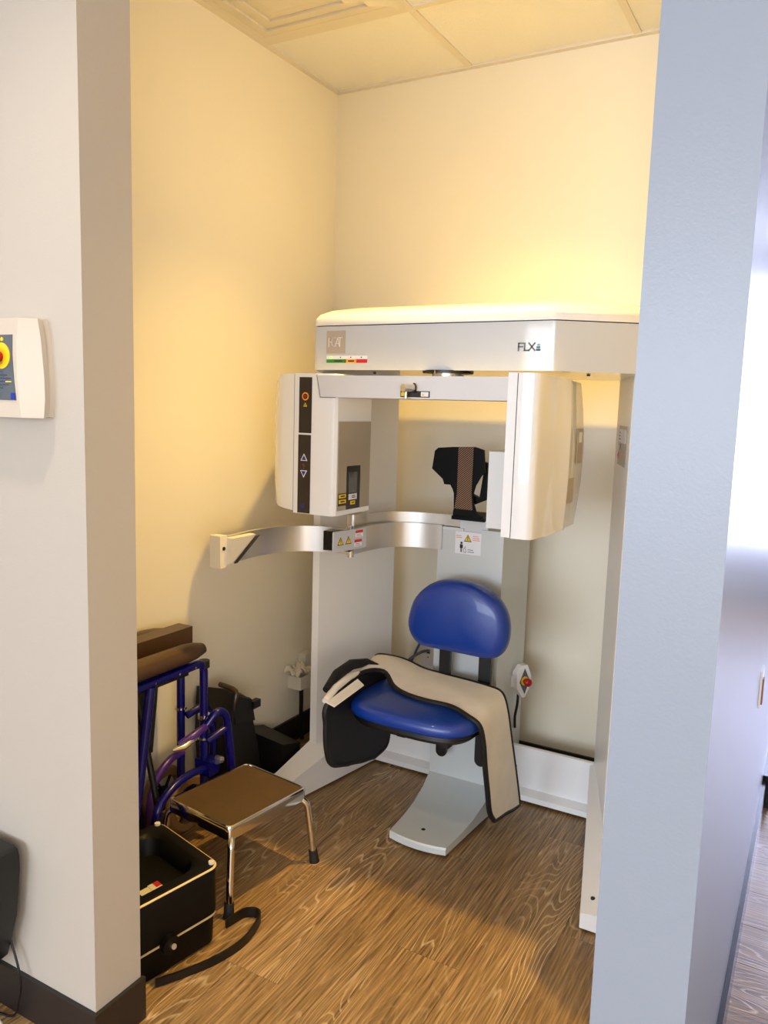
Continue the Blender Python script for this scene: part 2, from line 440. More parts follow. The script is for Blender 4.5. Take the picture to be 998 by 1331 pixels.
# walls
struct('wall_left', box(BM(), XL-0.12, XL, YF1, YB+0.12, 0, CEIL+0.01), WALL)
struct('wall_back', box(BM(), XL, XR0, YB, YB+0.12, 0, CEIL+0.01), WALL)
wr = struct('wall_right', box(BM(), XR0, XR1, YF0, 6.95, 0, CEIL+0.01), [WALLB, WALL], bevel=0.004)
for p_ in wr.data.polygons:
    if p_.normal.x < -0.9: p_.material_index = 1
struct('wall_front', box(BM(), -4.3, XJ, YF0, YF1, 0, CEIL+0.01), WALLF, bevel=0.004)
struct('wall_far_left', box(BM(), -4.3, -4.18, -6.5, YF0, 0, CEIL+0.01), WALL2)
struct('wall_corridor', box(BM(), 1.62, 1.74, 1.6, 6.95, 0, CEIL+0.01), WALL2)
struct('wall_far_right', box(BM(), 2.3, 2.42, -6.5, 1.6, 0, CEIL+0.01), WALL2)
struct('wall_return', box(BM(), 1.74, 2.42, 1.6, 1.72, 0, CEIL+0.01), WALL2)
struct('wall_corridor_end', box(BM(), XR1, 1.74, 6.95, 7.07, 0, CEIL+0.01), WALL2)
# wall behind the camera with a long window
b = BM()
box(b, -4.3, -3.66, -6.62, -6.5, 0, CEIL+0.01); box(b, 2.0, 2.42, -6.62, -6.5, 0, CEIL+0.01)
box(b, -3.66, 2.0, -6.62, -6.5, 0, 0.5); box(b, -3.66, 2.0, -6.62, -6.5, 2.6, CEIL+0.01)
struct('wall_behind', b, WALL2)
b = BM()
for k in range(6): x = -3.66+k*1.125; box(b, x, x+0.035, -6.58, -6.53, 0.5, 2.6)
box(b, -3.66, 2.0, -6.58, -6.53, 0.5, 0.535); box(b, -3.66, 2.0, -6.58, -6.53, 2.565, 2.6)
win = struct('window_1', b, WHITE2, smooth=0)
for k in range(5):
    x = -3.625+k*1.125; ob('pane', box(BM(), x, x+1.09, -6.558, -6.552, 0.535, 2.565), GLASS, win, smooth=0)
# baseboards
BH = 0.104
struct('baseboard_left', box(BM(), XL, XL+0.010, YF1+0.011, YB, 0, BH), BASEB, bevel=0.003)
struct('baseboard_back', box(BM(), XL+0.010, XR0, YB-0.010, YB, 0, 0.132), BASEB, bevel=0.003)
b = BM(); box(b, -4.18, XJ+0.010, YF0-0.010, YF0, 0, BH); box(b, XJ, XJ+0.010, YF0, YF1+0.006, 0, BH)
struct('baseboard_front', b, BASEB, smooth=0)
b = BM(); box(b, XR1, XR1+0.012, YF0-0.010, 3.1, 0, BH); struct('baseboard_corridor', b, BASEG, bevel=0.003)
b = BM(); box(b, XR1, XR1+0.030, 3.1, 6.9, 0, BH+0.02); struct('trim_1', b, BLACKG, bevel=0.003)
# corridor wall plate
t = thing('wall_plate', (XR1, 2.26, 0.70), 'small white plate with brown edge on the corridor wall', 'wall plate')
ob('plate', box(BM(), XR1, XR1+0.005, 2.23, 2.30, 0.665, 0.765), WHITE2, t, bevel=0.002)
ob('edge_strip', box(BM(), XR1+0.005, XR1+0.009, 2.235, 2.255, 0.675, 0.745), BRASS, t, bevel=0.002)
# recessed lamps
def can_light(loc, lab):
    t = thing('recessed_light', (loc[0], loc[1], CEIL), lab, 'ceiling light')
    b = BM(); lathe(b, [(0.115, 0.0), (0.117, -0.006), (0.098, -0.008), (0.096, 0.0)], (loc[0], loc[1], CEIL), 40); ob('trim_ring', b, WHITE2, t)
    b = BM(); lathe(b, [(0.094, -0.001), (0.094, -0.004), (0.02, -0.005)], (loc[0], loc[1], CEIL), 40); ob('opal_disc', b, LAMPM, t)
can_light(LAMP, 'round recessed ceiling lamp over the scanner bay')
can_light(LAMP2, 'round recessed ceiling lamp in the room before the bay')

# ------------------------------------------------------------------ dental scanner
sc = thing('dental_scanner', (-1.045, 2.45, 0), 'white dental cone beam scanner standing against the back wall of the bay', 'x-ray scanner')
# feet (inner edge, outer edge)
def foot(inner, outer, zi, zo, lab=None):
    rings = []
    for (xi, yi), (xo, yo), a, c in zip(inner, outer, zi, zo):
        rings.append([(xi, yi, 0.008), (xo, yo, 0.008), (xo, yo, c), (xi, yi, a)])
    f = ob('base_foot', loft(BM(), rings), WHITE, sc, bevel=0.004, seg=2)
    return f
fl = foot([(-1.584, 2.05), (-1.560, 2.19), (-1.526, 2.39), (-1.482, 2.66)], [(-1.655, 2.05), (-1.628, 2.19), (-1.586, 2.37), (-1.50, 2.72)], [0.052, 0.086, 0.135, 0.20], [0.064, 0.105, 0.188, 0.225])
fr_ = foot([(-0.482, 2.05), (-0.515, 2.19), (-0.562, 2.39), (-0.626, 2.66)], [(-0.400, 2.05), (-0.430, 2.19), (-0.470, 2.37), (-0.56, 2.72)], [0.052, 0.086, 0.135, 0.20], [0.064, 0.105, 0.188, 0.225])
ob('anchor_hole', cyl(BM(), (-0.462, 2.105, 0.055), (-0.462, 2.105, 0.073), 0.006), BLKP, fr_)
for x0, y0 in ((-1.61, 2.12), (-0.45, 2.12)): ob('foot_pad', cyl(BM(), (x0, y0, 0.0), (x0, y0, 0.012), 0.022), RUBBER, sc)
# cross member with sloped skirt
b = BM(); loft(b, [[(x, 2.652, 0.010), (x, 2.652, 0.030), (x, 2.690, 0.042), (x, 2.690, 0.197), (x, 2.706, 0.197), (x, 2.706, 0.010)] for x in (-1.50, -0.60)])
ob('base_crossbar', b, WHITE, sc, bevel=0.002)
# side columns
for s, nm in ((1, 'side_column'), (-1, 'side_column')):
    cx = -1.035
    def q(dx, y): return (cx-s*dx, y)
    inner_b, inner_f = q(0.414, 2.70), q(0.533, 2.352)
    outer_f, outer_b = q(0.556, 2.344), q(0.52, 2.74)
    zb = 0.165
    b = prism_z(BM(), [inner_b, inner_f, outer_f, outer_b], zb, 1.545)
    col = ob(nm, b, WHITE2, sc, bevel=0.006, seg=3)
    if s == -1: right_col = col
# control sticker on the inner face of the right column
o0 = Vector((-1.035+0.414, 2.70, 0)); d0 = Vector((0.119, -0.348, 0)).normalized()
F = Frame(o0+Vector((0, 0, 1.262)), d0, (0, 0, 1))
sp = label('control_panel', F, rect(0.105, 0.0, 0.32, 0.122), TAUPE, right_col, 0.003)
label('panel_screen', F, rrect(0.125, 0.070, 0.30, 0.112, 0.006), LABELW, right_col, 0.0042)
b = lines(BM(), F, 0.13, 0.17, 0.076, 0.106, 3, 0.003, 0.005); ob('panel_print', b, GREYT, right_col, smooth=0)
label('panel_button', F, rect(0.123, 0.018, 0.147, 0.038), PINKP, right_col, 0.005)
label('panel_button', F, rect(0.123, 0.026, 0.135, 0.034), BLKP, right_col, 0.0056)
label('panel_button', F, circ(0.142, 0.056, 0.006), GREYP, right_col, 0.005)
label('panel_button', F, circ(0.168, 0.056, 0.009), GREYT, right_col, 0.005)
# overhead beam
body = [(-1.425, 2.100), (-1.436, 2.106), (-1.442, 2.118), (-1.60, 2.42), (-1.62, 2.70), (-0.43, 2.70), (-0.415, 2.42), (-0.466, 2.240), (-0.655, 2.106), (-0.672, 2.100)]
beam = ob('overhead_beam', prism_z(BM(), body, 1.530, 1.6625), SILVG, sc, bevel=0.010, seg=3)
def inset(poly, d, cx=-1.02, cy=2.41): return [(cx+(x-cx)*(1-d/0.62), cy+(y-cy)*(1-d/0.30)) for x, y in poly]
capr = [[(x, y, z) for x, y in inset(body, d)] for d, z in ((0.0, 1.6655), (0.0, 1.685), (0.012, 1.700), (0.045, 1.716), (0.12, 1.732))]
ob('top_cover', loft(BM(), capr), WHITE, beam, smooth=40)
ob('cover_seam', prism_z(BM(), inset(body, 0.006), 1.655, 1.670), BLKP, beam)
FB = Frame((0, 2.100, 0), (1, 0, 0), (0, 0, 1))
lp = label('badge', FB, rect(-1.389, 1.580, -1.320, 1.649), TAUPE, beam, 0.0010)
b = BM(); Z0, Z1, wS = 1.601, 1.628, 0.0016
cI = 0.0018
stroke(b, FB, [(-1.3805, Z0-0.001), (-1.3805, Z1-0.001)], wS, 0, cI); stroke(b, FB, [(-1.3765, 1.6145), (-1.3735, 1.6145)], wS, 0, cI)
stroke(b, FB, [(x, z) for x, z in arc(-1.3585, 1.6145, 0.0115, 0.0130, 62, 298, 14)], wS, 0, cI)
stroke(b, FB, [(-1.3585, Z0), (-1.3475, Z1), (-1.3415, Z0)], wS, 0, cI); stroke(b, FB, [(-1.3545, 1.610), (-1.3440, 1.610)], wS, 0, cI)
stroke(b, FB, [(-1.3465, Z1), (-1.3325, Z1)], wS, 0, cI); stroke(b, FB, [(-1.3395, Z1), (-1.3395, Z0)], wS, 0, cI)
ob('badge_lettering', b, LABELW, beam, smooth=0)
label('status_strip', FB, rect(-1.388, 1.5625, -1.241, 1.5735), LABELW, beam, 0.001)
label('status_strip', FB, rect(-1.388, 1.5515, -1.316, 1.5625), GRN, beam, 0.0012)
label('status_strip', FB, rect(-1.316, 1.5515, -1.279, 1.5625), ORNG, beam, 0.0012)
label('status_strip', FB, rect(-1.279, 1.5515, -1.241, 1.5625), REDP, beam, 0.0012)
b = BM()
stroke(b, FB, [(-1.357, 1.557), (-1.331, 1.557)], 0.003, 0, 0.0018); stroke(b, FB, [(-1.306, 1.557), (-1.289, 1.557)], 0.004, 0, 0.0018)
stroke(b, FB, [(-1.318, 1.553), (-1.318, 1.561)], 0.002, 0, 0.0018)
for x in (-1.337, -1.300, -1.262): stroke(b, FB, [(x, 1.568), (x+0.001, 1.568)], 0.003, 0, 0.0018)
ob('strip_print', b, BLKP, beam, smooth=0, kind='stuff')
label('status_led', FB, circ(-1.371, 1.568, 0.003), LED, beam, 0.002)
b = BM(); c2 = 0.0014; wF = 0.0040; zb_, zt_ = 1.5845, 1.6035
stroke(b, FB, [(-0.7620, zb_), (-0.7620, zt_), (-0.7485, zt_)], wF, 0, c2); stroke(b, FB, [(-0.7620, 1.5945), (-0.7510, 1.5945)], wF, 0, c2)
stroke(b, FB, [(-0.7450, zt_), (-0.7450, zb_), (-0.7330, zb_)], wF, 0, c2)
stroke(b, FB, [(-0.7330, zt_), (-0.7160, zb_)], wF, 0, c2); stroke(b, FB, [(-0.7325, zb_), (-0.7165, zt_)], wF, 0, c2)
ob('model_lettering', b, GREYT, beam, smooth=0)
for k, (mm, x0) in enumerate(((TEALD, -0.7125), (TEAL, -0.7115), (TEALL, -0.7095))):
    label('model_mark', FB, rrect(x0, 1.5830+0.0068*k, -0.7000-0.0008*k, 1.5885+0.0068*k, 0.0022), mm, beam, 0.0014)
for x, y in ((-1.30, 2.25), (-0.80, 2.28), (-0.62, 2.30)): ob('fixing_hole', cyl(BM(), (x, y, 1.526), (x, y, 1.534), 0.005), BLKP, beam)
# pivot under the beam
pv = ob('pivot_disk', cyl(BM(), (-0.998, 2.16, 1.5235), (-0.998, 2.16, 1.531), 0.075, 40), BLACK, sc)
ob('pivot_hub', cyl(BM(), (-0.998, 2.16, 1.505), (-0.998, 2.16, 1.524), 0.046, 32), ALU, pv)
ob('pivot_pin', cyl(BM(), (-1.006, 2.088, 1.508), (-1.006, 2.088, 1.531), 0.003, 10), CHROME, pv)
# rotating bar
gb = ob('gantry_bar', hexa(BM(), [(-1.372, 2.046, 1.445), (-0.72, 2.046, 1.447), (-0.72, 2.215, 1.447), (-1.372, 2.215, 1.445), (-1.386, 2.046, 1.511), (-0.72, 2.046, 1.511), (-0.72, 2.215, 1.511), (-1.386, 2.215, 1.511)]), BARW, sc, bevel=0.003)
FG = Frame((0, 2.046, 0), (1, 0, 0), (0, 0, 1))
label('laser_label', FG, rect(-1.094, 1.4505, -1.000, 1.4685), SMOKE, gb, 0.0012)
label('laser_label', FG, rect(-1.0915, 1.4535, -1.079, 1.4645), YEL, gb, 0.0018)
label('laser_label', FG, rect(-1.0275, 1.4530, -1.0035, 1.4660), LABELW, gb, 0.0018)
label('laser_label', FG, tri(-1.0205, 1.459, 0.0045), YEL, gb, 0.0022)
b = BM(); cyl(b, (-1.050, 2.046, 1.477), (-1.066, 2.006, 1.476), 0.0115, 24); kn = ob('laser_knob', b, STEEL, gb)
ob('laser_post', cyl(BM(), (-1.068, 2.030, 1.446), (-1.068, 2.030, 1.470), 0.0045, 14), STEEL, gb)
ob('knob_collar', cyl(BM(), (-1.050, 2.045, 1.477), (-1.051, 2.0435, 1.477), 0.0145, 24), BLKP, gb)
ob('bar_seam', stroke(BM(), FG, [(-1.3872, 1.511), (-1.3730, 1.4445), (-1.320, 1.4445)], 0.0022, -0.002, 0.0004), GREYT, gb, smooth=0)
# x-ray source housing (left)
def rings_housing(poly_fn, zs): return [[(x, y, z) for x, y in poly_fn(z)] for z in zs]
core = [(-1.472, 2.050), (-1.338, 2.050), (-1.326, 2.054), (-1.319, 2.064), (-1.318, 2.265), (-1.335, 2.285), (-1.472, 2.285)]
src = ob('source_housing', prism_z(BM(), core, 1.078, 1.5165), WHITE, sc, bevel=0.003)
def cover_poly(z):
    t = (z-1.075)/0.443; bl = 0.010*math.sin(PI*max(0, min(1, t))); e = 0.0
    return [(-1.474, 2.050), (-1.515, 2.053), (-1.547-bl*0.3, 2.066), (-1.580-bl, 2.105), (-1.592-bl, 2.16), (-1.590-bl, 2.27), (-1.57, 2.285), (-1.474, 2.285)]
rg = []
for z, k in ((1.085, 0.93), (1.080, 0.5), (1.090, 1.0), (1.14, 1.0), (1.22, 1.0), (1.30, 1.0), (1.38, 1.0), (1.45, 1.0), (1.500, 1.0), (1.5165, 0.90)):
    if k == 0.5: continue
    P = cover_poly(z)
    rg.append([(-1.474+(x+1.474)*k, y, z+(0.006*(x+1.474)/0.1 if z > 1.49 else (-0.010*(x+1.474)/0.1 if z < 1.12 else 0))) for x, y in P])
ob('housing_cover', loft(BM(), rg), WHITE, src, smooth=40)
ob('cover_seam', box(BM(), -1.4755, -1.4705, 2.0505, 2.28, 1.0795, 1.515), GREYT, src, smooth=0)
FS = Frame((0, 2.050, 0), (1, 0, 0), (0, 0, 1))
ob('control_strip', plate(BM(), FS, rect(-1.4535, 1.3325, -1.4065, 1.5050), 0, 0.0015), SMOKE, src, smooth=0)
ob('control_strip', plate(BM(), FS, rect(-1.4545, 1.0800, -1.4075, 1.3270), 0, 0.0015), SMOKE, src, smooth=0)
label('laser_emblem', FS, circ(-1.4300, 1.446, 0.0125), ORNG, src, 0.0022)
label('laser_emblem', FS, circ(-1.4300, 1.446, 0.0085), BLKP, src, 0.0028)
label('laser_emblem', FS, circ(-1.4300, 1.446, 0.0050), RED, src, 0.0032)
label('radiation_mark', FS, tri(-1.4300, 1.4200, 0.0070), YEL, src, 0.0022)
label('radiation_mark', FS, tri(-1.4300, 1.4195, 0.0034), BLKP, src, 0.0027)
label('up_button', FS, tri(-1.4315, 1.2560, 0.0130), LABELW, src, 0.0022); label('up_button', FS, tri(-1.4315, 1.2550, 0.0090), BLUP, src, 0.0027)
def trid(cx, cy, s): return [(cx-s, cy+s*0.8), (cx, cy-s*0.95), (cx+s, cy+s*0.8)]
label('down_button', FS, trid(-1.4320, 1.2050, 0.0130), LABELW, src, 0.0022); label('down_button', FS, trid(-1.4320, 1.2060, 0.0090), BLUP, src, 0.0027)
b = stroke(BM(), FS, [(-1.438, 1.234), (-1.431, 1.236), (-1.434, 1.230), (-1.428, 1.228)], 0.0012, 0, 0.0022); stroke(b, FS, [(-1.433, 1.224), (-1.433, 1.221)], 0.0012, 0, 0.0022)
ob('strip_print', b, REDP, src, smooth=0, kind='stuff')
label('blue_button', FS, circ(-1.4340, 1.102, 0.0062), BLUP, src, 0.0022)
# inner shield with window
FI = Frame((-1.318, 0, 0), (0, 1, 0), (0, 0, 1))
ob('shield_plate', plate(BM(), FI, rect(2.068, 1.0935, 2.262, 1.372), 0, 0.002), SHIELD, src, smooth=0)
ob('window_surround', plate(BM(), FI, rect(2.118, 1.094, 2.200, 1.232), 0, 0.003), SMOKE, src, smooth=0)
ob('source_window', plate(BM(), FI, rect(2.130, 1.146, 2.178, 1.213), 0, 0.005), GLASSD, src, smooth=0)
label('window_label', FI, rect(2.131, 1.124, 2.180, 1.1425), LABELW, src, 0.004); label('window_label', FI, rect(2.142, 1.108, 2.170, 1.120), YEL, src, 0.004)
b = lines(BM(), FI, 2.15, 2.172, 1.128, 1.139, 2, 0.0022, 0.005); stroke(b, FI, [(2.150, 1.114), (2.162, 1.114)], 0.003, 0, 0.005); ob('label_print', b, BLKP, src, smooth=0, kind='stuff')
label('hazard_label', FI, rect(2.070, 1.1085, 2.116, 1.148), SMOKE, src, 0.003)
for z in (1.134, 1.117):
    label('hazard_label', FI, rect(2.074, z-0.001, 2.114, z+0.011), YEL, src, 0.004)
    ob('label_print', stroke(BM(), FI, [(2.084, z+0.005), (2.104, z+0.005)], 0.004, 0, 0.0046), BLKP, src, smooth=0)
# detector housing (right)
det = ob('detector_housing', prism_z(BM(), [(-0.731, 1.950), (-0.706, 1.950), (-0.706, 2.40), (-0.731, 2.40)], 1.091, 1.518), WHITE, sc, bevel=0.003)
def det_poly(t):
    bl = 0.016*math.sin(PI*t)
    yb = 2.305+0.05*math.sin(PI*(0.15+0.75*t))
    return [(-0.703, 1.948), (-0.690, 1.947), (-0.664, 1.949), (-0.653, 1.954), (-0.648, 1.966), (-0.645-bl*0.1, 1.99), (-0.640+bl*0.2, 2.06), (-0.637+bl*0.5, 2.165), (-0.6325+bl*0.5, 2.172), (-0.6325+bl*0.5, 2.182), (-0.641+bl*0.6, 2.190), (-0.643+bl*0.6, 2.24), (-0.645+bl*0.6, yb), (-0.66, yb+0.02), (-0.703, yb+0.02)]
rg = []
for k in range(13):
    t_ = k/12; rg.append([(x, y, 1.090+0.427*t_ - (0.012*t_**3)*((y-1.95)/0.4)) for x, y in det_poly(t_)])
cov = ob('detector_cover', loft(BM(), rg), WHITE, det, smooth=50)
ob('cover_seam', box(BM(), -0.7065, -0.7025, 1.9515, 2.33, 1.092, 1.516), BLKP, det, smooth=0)
ob('detector_panel', box(BM(), -0.843, -0.735, 2.125, 2.33, 1.083, 1.304), GREYP, det, bevel=0.003)
FD = Frame((-0.6315, 0, 0), (0, 1, 0), (0, 0, 1))
label('cover_label', FD, rect(2.265, 1.275, 2.315, 1.375), TAUPE, det, 0.003); label('cover_label', FD, rect(2.275, 1.335, 2.305, 1.365), LABELW, det, 0.0034)
label('cover_label', FD, rect(2.19, 1.165, 2.25, 1.235), TAUPE, det, 0.002)
# centre column with footrest
colb = ob('center_column', box(BM(), -1.168, -0.925, 2.500, 2.775, 0.012, 1.004), GREYM, sc, bevel=0.004)
ob('column_step', box(BM(), -1.166, -1.072, 2.497, 2.60, 1.003, 1.013), GREYP, colb, bevel=0.001)
ob('column_step', box(BM(), -1.004, -0.927, 2.497, 2.60, 1.003, 1.014), GREYM, colb, bevel=0.001)
ob('support_block', box(BM(), -1.088, -0.985, 2.505, 2.68, 1.004, 1.050), GREYP, colb, bevel=0.002)
FC = Frame((0, 2.500, 0), (1, 0, 0), (0, 0, 1))
lb = label('safety_label', FC, rect(-1.102, 0.924, -1.005, 1.001), LABELW, colb, 0.001)
warning(FC, -1.055, 0.9795, 0.0145, colb)
b = lines(BM(), FC, -1.098, -1.074, 0.977, 0.990, 2, 0.0022, 0.0016); lines(b, FC, -1.036, -1.011, 0.972, 0.992, 3, 0.0022, 0.0016); ob('label_print', b, SALM, colb, smooth=0, kind='stuff')
b = plate(BM(), FC, circ(-1.078, 0.962, 0.0042), 0, 0.0016); plate(b, FC, rect(-1.0835, 0.944, -1.0725, 0.957), 0, 0.0016); plate(b, FC, rect(-1.0808, 0.930, -1.0785, 0.945), 0, 0.0016); plate(b, FC, rect(-1.0775, 0.930, -1.0752, 0.945), 0, 0.0016)
ob('person_pictogram', b, BLKP, colb, smooth=0)
b = stroke(BM(), FC, [(-1.068, 0.930), (-1.070, 0.942), (-1.066, 0.946), (-1.062, 0.942), (-1.060, 0.930), (-1.068, 0.930)], 0.0014, 0, 0.0016); stroke(b, FC, [(-1.064, 0.946), (-1.064, 0.951)], 0.0014, 0, 0.0016)
lines(b, FC, -1.053, -1.028, 0.929, 0.944, 2, 0.0022, 0.0016); ob('label_print', b, GREYT, colb, smooth=0, kind='stuff')
# footrest wedge
yy = [2.168, 2.172, 2.28, 2.36, 2.44, 2.50, 2.55]; zz = [0.030, 0.036, 0.039, 0.048, 0.072, 0.106, 0.14]
rings = []
for k, (y, z) in enumerate(zip(yy, zz)):
    t_ = (y-2.168)/(2.55-2.168); xl = -1.148-0.020*t_; xr = -0.944+0.026*t_; us = [-1, -0.66, -0.33, 0, 0.33, 0.66, 1]
    bow = 0.016*max(0, 1-t_*4)
    ring = [((xl+xr)/2+(xr-xl)/2*u, y-bow*(1-u*u), 0.012) for u in us]+[((xl+xr)/2+(xr-xl)/2*u, y-bow*(1-u*u), z) for u in us[::-1]]
    rings.append(ring)
ft = ob('footrest', loft(BM(), rings), GREYM, sc, bevel=0.003)
ob('anchor_hole', cyl(BM(), (-1.055, 2.232, 0.03), (-1.055, 2.232, 0.0385), 0.007), BLKP, ft)
ob('footrest_pad', box(BM(), -1.12, -0.97, 2.20, 2.50, 0, 0.014), RUBBER, ft, smooth=0)
# gate arms
right_path = [(p.x, p.y) for p in catmull([(-1.150, 2.493), (-1.23, 2.485), (-1.295, 2.455), (-1.333, 2.395), (-1.346, 2.31), (-1.350, 2.212)], 6)]
ga = ob('gate_arm', band(BM(), right_path, 0.932, 1.018, 0.016), ALU, sc, bevel=0.002)
left_path = [(p.x, p.y) for p in catmull([(-1.352, 2.206), (-1.40, 2.212), (-1.455, 2.200), (-1.508, 2.172), (-1.547, 2.125), (-1.572, 2.06), (-1.580, 1.99), (-1.573, 1.90), (-1.568, 1.815)], 6)]
gl = ob('gate_arm', band(BM(), left_path, 0.932, 1.018, 0.016), ALU, sc, bevel=0.002)
ob('end_block', box(BM(), -1.592, -1.552, 1.795, 1.826, 0.926, 1.024), CREAM, gl, bevel=0.005)
ob('end_screw', cyl(BM(), (-1.553, 1.811, 0.985), (-1.550, 1.811, 0.985), 0.006, 12), BLKP, gl)
b = loft(BM(), [[(-1.560, 1.826, 1.016), (-1.560, 1.826, 0.934), (-1.560, 1.850, 0.934), (-1.560, 1.945, 1.016)], [(-1.530, 1.826, 1.016), (-1.545, 1.826, 0.936), (-1.548, 1.848, 0.936), (-1.530, 1.935, 1.016)]])
ob('latch_wedge', b, CREAM, gl, bevel=0.002)
b = loft(BM(), [[(-1.532, 1.938, 1.012), (-1.550, 1.856, 0.934), (-1.552, 1.872, 0.934), (-1.538, 1.962, 1.012)], [(-1.524, 1.934, 1.012), (-1.543, 1.853, 0.934), (-1.545, 1.868, 0.934), (-1.528, 1.956, 1.012)]])
ob('latch_catch', b, SMOKE, gl, smooth=0)
b = BM(); prism_z(b, [(-1.420, 2.150), (-1.330, 2.175), (-1.338, 2.205), (-1.425, 2.190)], 0.948, 1.012); ob('hinge_box', b, BLACKG, gl, bevel=0.003)
ob('hinge_pin', cyl(BM(), (-1.350, 2.209, 0.924), (-1.350, 2.209, 1.030), 0.011, 16), STEEL, gl)
pA, pB = Vector((-1.322, 2.058, 0.962)), Vector((-1.297, 2.215, 0.962))
FP = Frame(pA, pB-pA, (0, 0, 1))
wp = ob('warning_plate', plate(BM(), FP, rrect(0, 0, 0.159, 0.066, 0.004), -0.004, 0.002), SILV, sc, smooth=0)
for x in (0.032, 0.070): warning(FP, x, 0.033, 0.0145, wp, 0.003)
for k, (y0, x0) in enumerate(((0.040, 0.105), (0.010, 0.100))):
    label('plate_label', FP, rect(x0, y0+0.012, x0+0.036, y0+0.021), REDP, wp, 0.003); label('plate_label', FP, rect(x0, y0-0.001, x0+0.036, y0+0.012), LABELW, wp, 0.003)
    ob('plate_print', lines(BM(), FP, x0+0.004, x0+0.032, y0, y0+0.010, 2, 0.0016, 0.0035), GREYT, wp, smooth=0)
# upper chin arm
up_path = [(p.x, p.y) for p in catmull([(-1.384, 2.30), (-1.372, 2.37), (-1.338, 2.45), (-1.26, 2.50), (-1.17, 2.515), (-1.085, 2.518)], 6)]
ua = ob('upper_arm', band(BM(), up_path, 1.016, 1.054, 0.020), ALU, sc, bevel=0.002)
ob('arm_end_cap', prism_z(BM(), rrect(-1.404, 2.258, -1.368, 2.350, 0.012), 1.000, 1.057), ALU, ua, bevel=0.003)
# head support
def curved(poly, y0, cx, k, th, n=1):
    """flat outline bent towards the room with distance from cx"""
    f = lambda x: y0-k*(x-cx)**2
    return loft(BM(), [[(x, f(x), z) for x, z in poly], [(x, f(x)+th, z) for x, z in poly]])
def dens(poly, step=0.012):
    out = []
    for a, b_ in zip(poly, poly[1:]+poly[:1]):
        n = max(1, int(math.hypot(b_[0]-a[0], b_[1]-a[1])/step))
        out += [(a[0]+(b_[0]-a[0])*i/n, a[1]+(b_[1]-a[1])*i/n) for i in range(n)]
    return out
HR = [(-1.155,1.289),(-1.105,1.294),(-1.023,1.298),(-0.990,1.289),(-0.983,1.216),(-0.996,1.203),(-1.015,1.169),(-1.022,1.143),(-1.018,1.104),(-1.007,1.076),(-0.985,1.066),(-0.985,1.060),(-1.093,1.058),(-1.090,1.087),(-1.092,1.138),(-1.097,1.152),(-1.106,1.166),(-1.128,1.166),(-1.135,1.184),(-1.175,1.217),(-1.167,1.278)]
hs = ob('head_support', curved(dens(HR), 2.447, -1.055, 0.3, 0.010), CARB, sc, smooth=30)
HS = [(-1.080,1.295),(-1.025,1.298),(-1.026,1.143),(-1.020,1.086),(-1.086,1.087),(-1.079,1.139)]
ob('woven_strap', curved(dens(HS), 2.4435, -1.055, 0.3, 0.0032), CARB2, hs, smooth=30)
ob('strap_loop', loft(BM(), [[(x, y, z) for x, z in [(-1.001,1.249),(-0.985,1.245),(-0.985,1.121),(-1.029,1.101),(-1.036,1.137),(-1.008,1.125),(-0.997,1.211)]] for y in (2.470, 2.492)]), CARB, hs, smooth=0)
ob('support_foot', box(BM(), -1.094, -0.975, 2.44, 2.60, 1.050, 1.062), CARB, hs, bevel=0.003)

# ------------------------------------------------------------------ patient chair
ch = thing('patient_chair', (-1.03, 2.25, 0.38), 'blue vinyl chair with rounded backrest mounted on the scanner column', 'chair')
BR = [(-1.200,0.682),(-1.196,0.731),(-1.175,0.788),(-1.129,0.833),(-1.079,0.854),(-1.029,0.860),(-0.969,0.855),(-0.920,0.838),(-0.880,0.812),(-0.854,0.775),(-0.842,0.731),(-0.843,0.685),(-0.857,0.645),(-0.880,0.623),(-0.918,0.616),(-0.977,0.616),(-1.038,0.617),(-1.105,0.617),(-1.147,0.620),(-1.180,0.641)]
BRs = [(p.x, p.y) for p in catmull([(a, b_, 0) for a, b_ in BR], 3, True)]
ccx, ccz = -1.021, 0.735
rings = []
for k, y in ((0.90, 2.405), (0.97, 2.402), (1.0, 2.388), (1.0, 2.368), (0.975, 2.350), (0.92, 2.339), (0.80, 2.332), (0.55, 2.327), (0.25, 2.325)):
    rings.append([(ccx+(x-ccx)*k, y+0.10*((x-ccx)**2 if True else 0)*-1.2, ccz+(z-ccz)*k) for x, z in BRs])
ob('backrest', loft(BM(), rings), BLUEV, ch, smooth=60)
def superell(cx, cy, ax, ay, e, n=48):
    out = []
    for k in range(n):
        a = 2*PI*k/n; c, s = math.cos(a), math.sin(a)
        out.append((cx+ax*math.copysign(abs(c)**(2/e), c), cy+ay*math.copysign(abs(s)**(2/e), s)))
    return out
SE = superell(-1.072, 2.243, 0.221, 0.190, 3.6)
rings = []
for k, z in ((0.93, 0.440), (0.97, 0.442), (0.993, 0.449), (1.0, 0.458), (0.992, 0.468), (0.970, 0.477), (0.92, 0.483), (0.80, 0.486), (0.5, 0.487), (0.2, 0.487)):
    rings.append([(-1.072+(x+1.072)*k, 2.243+(y-2.243)*k, z) for x, y in SE])
ob('seat', loft(BM(), rings), BLUEV, ch, smooth=60)
rings = [[(-1.072+(x+1.072)*k, 2.243+(y-2.243)*k, z) for x, y in SE] for k, z in ((0.72, 0.408), (0.90, 0.415), (0.96, 0.428), (0.95, 0.445))]
ob('seat_pan', loft(BM(), rings), BLACK, ch)
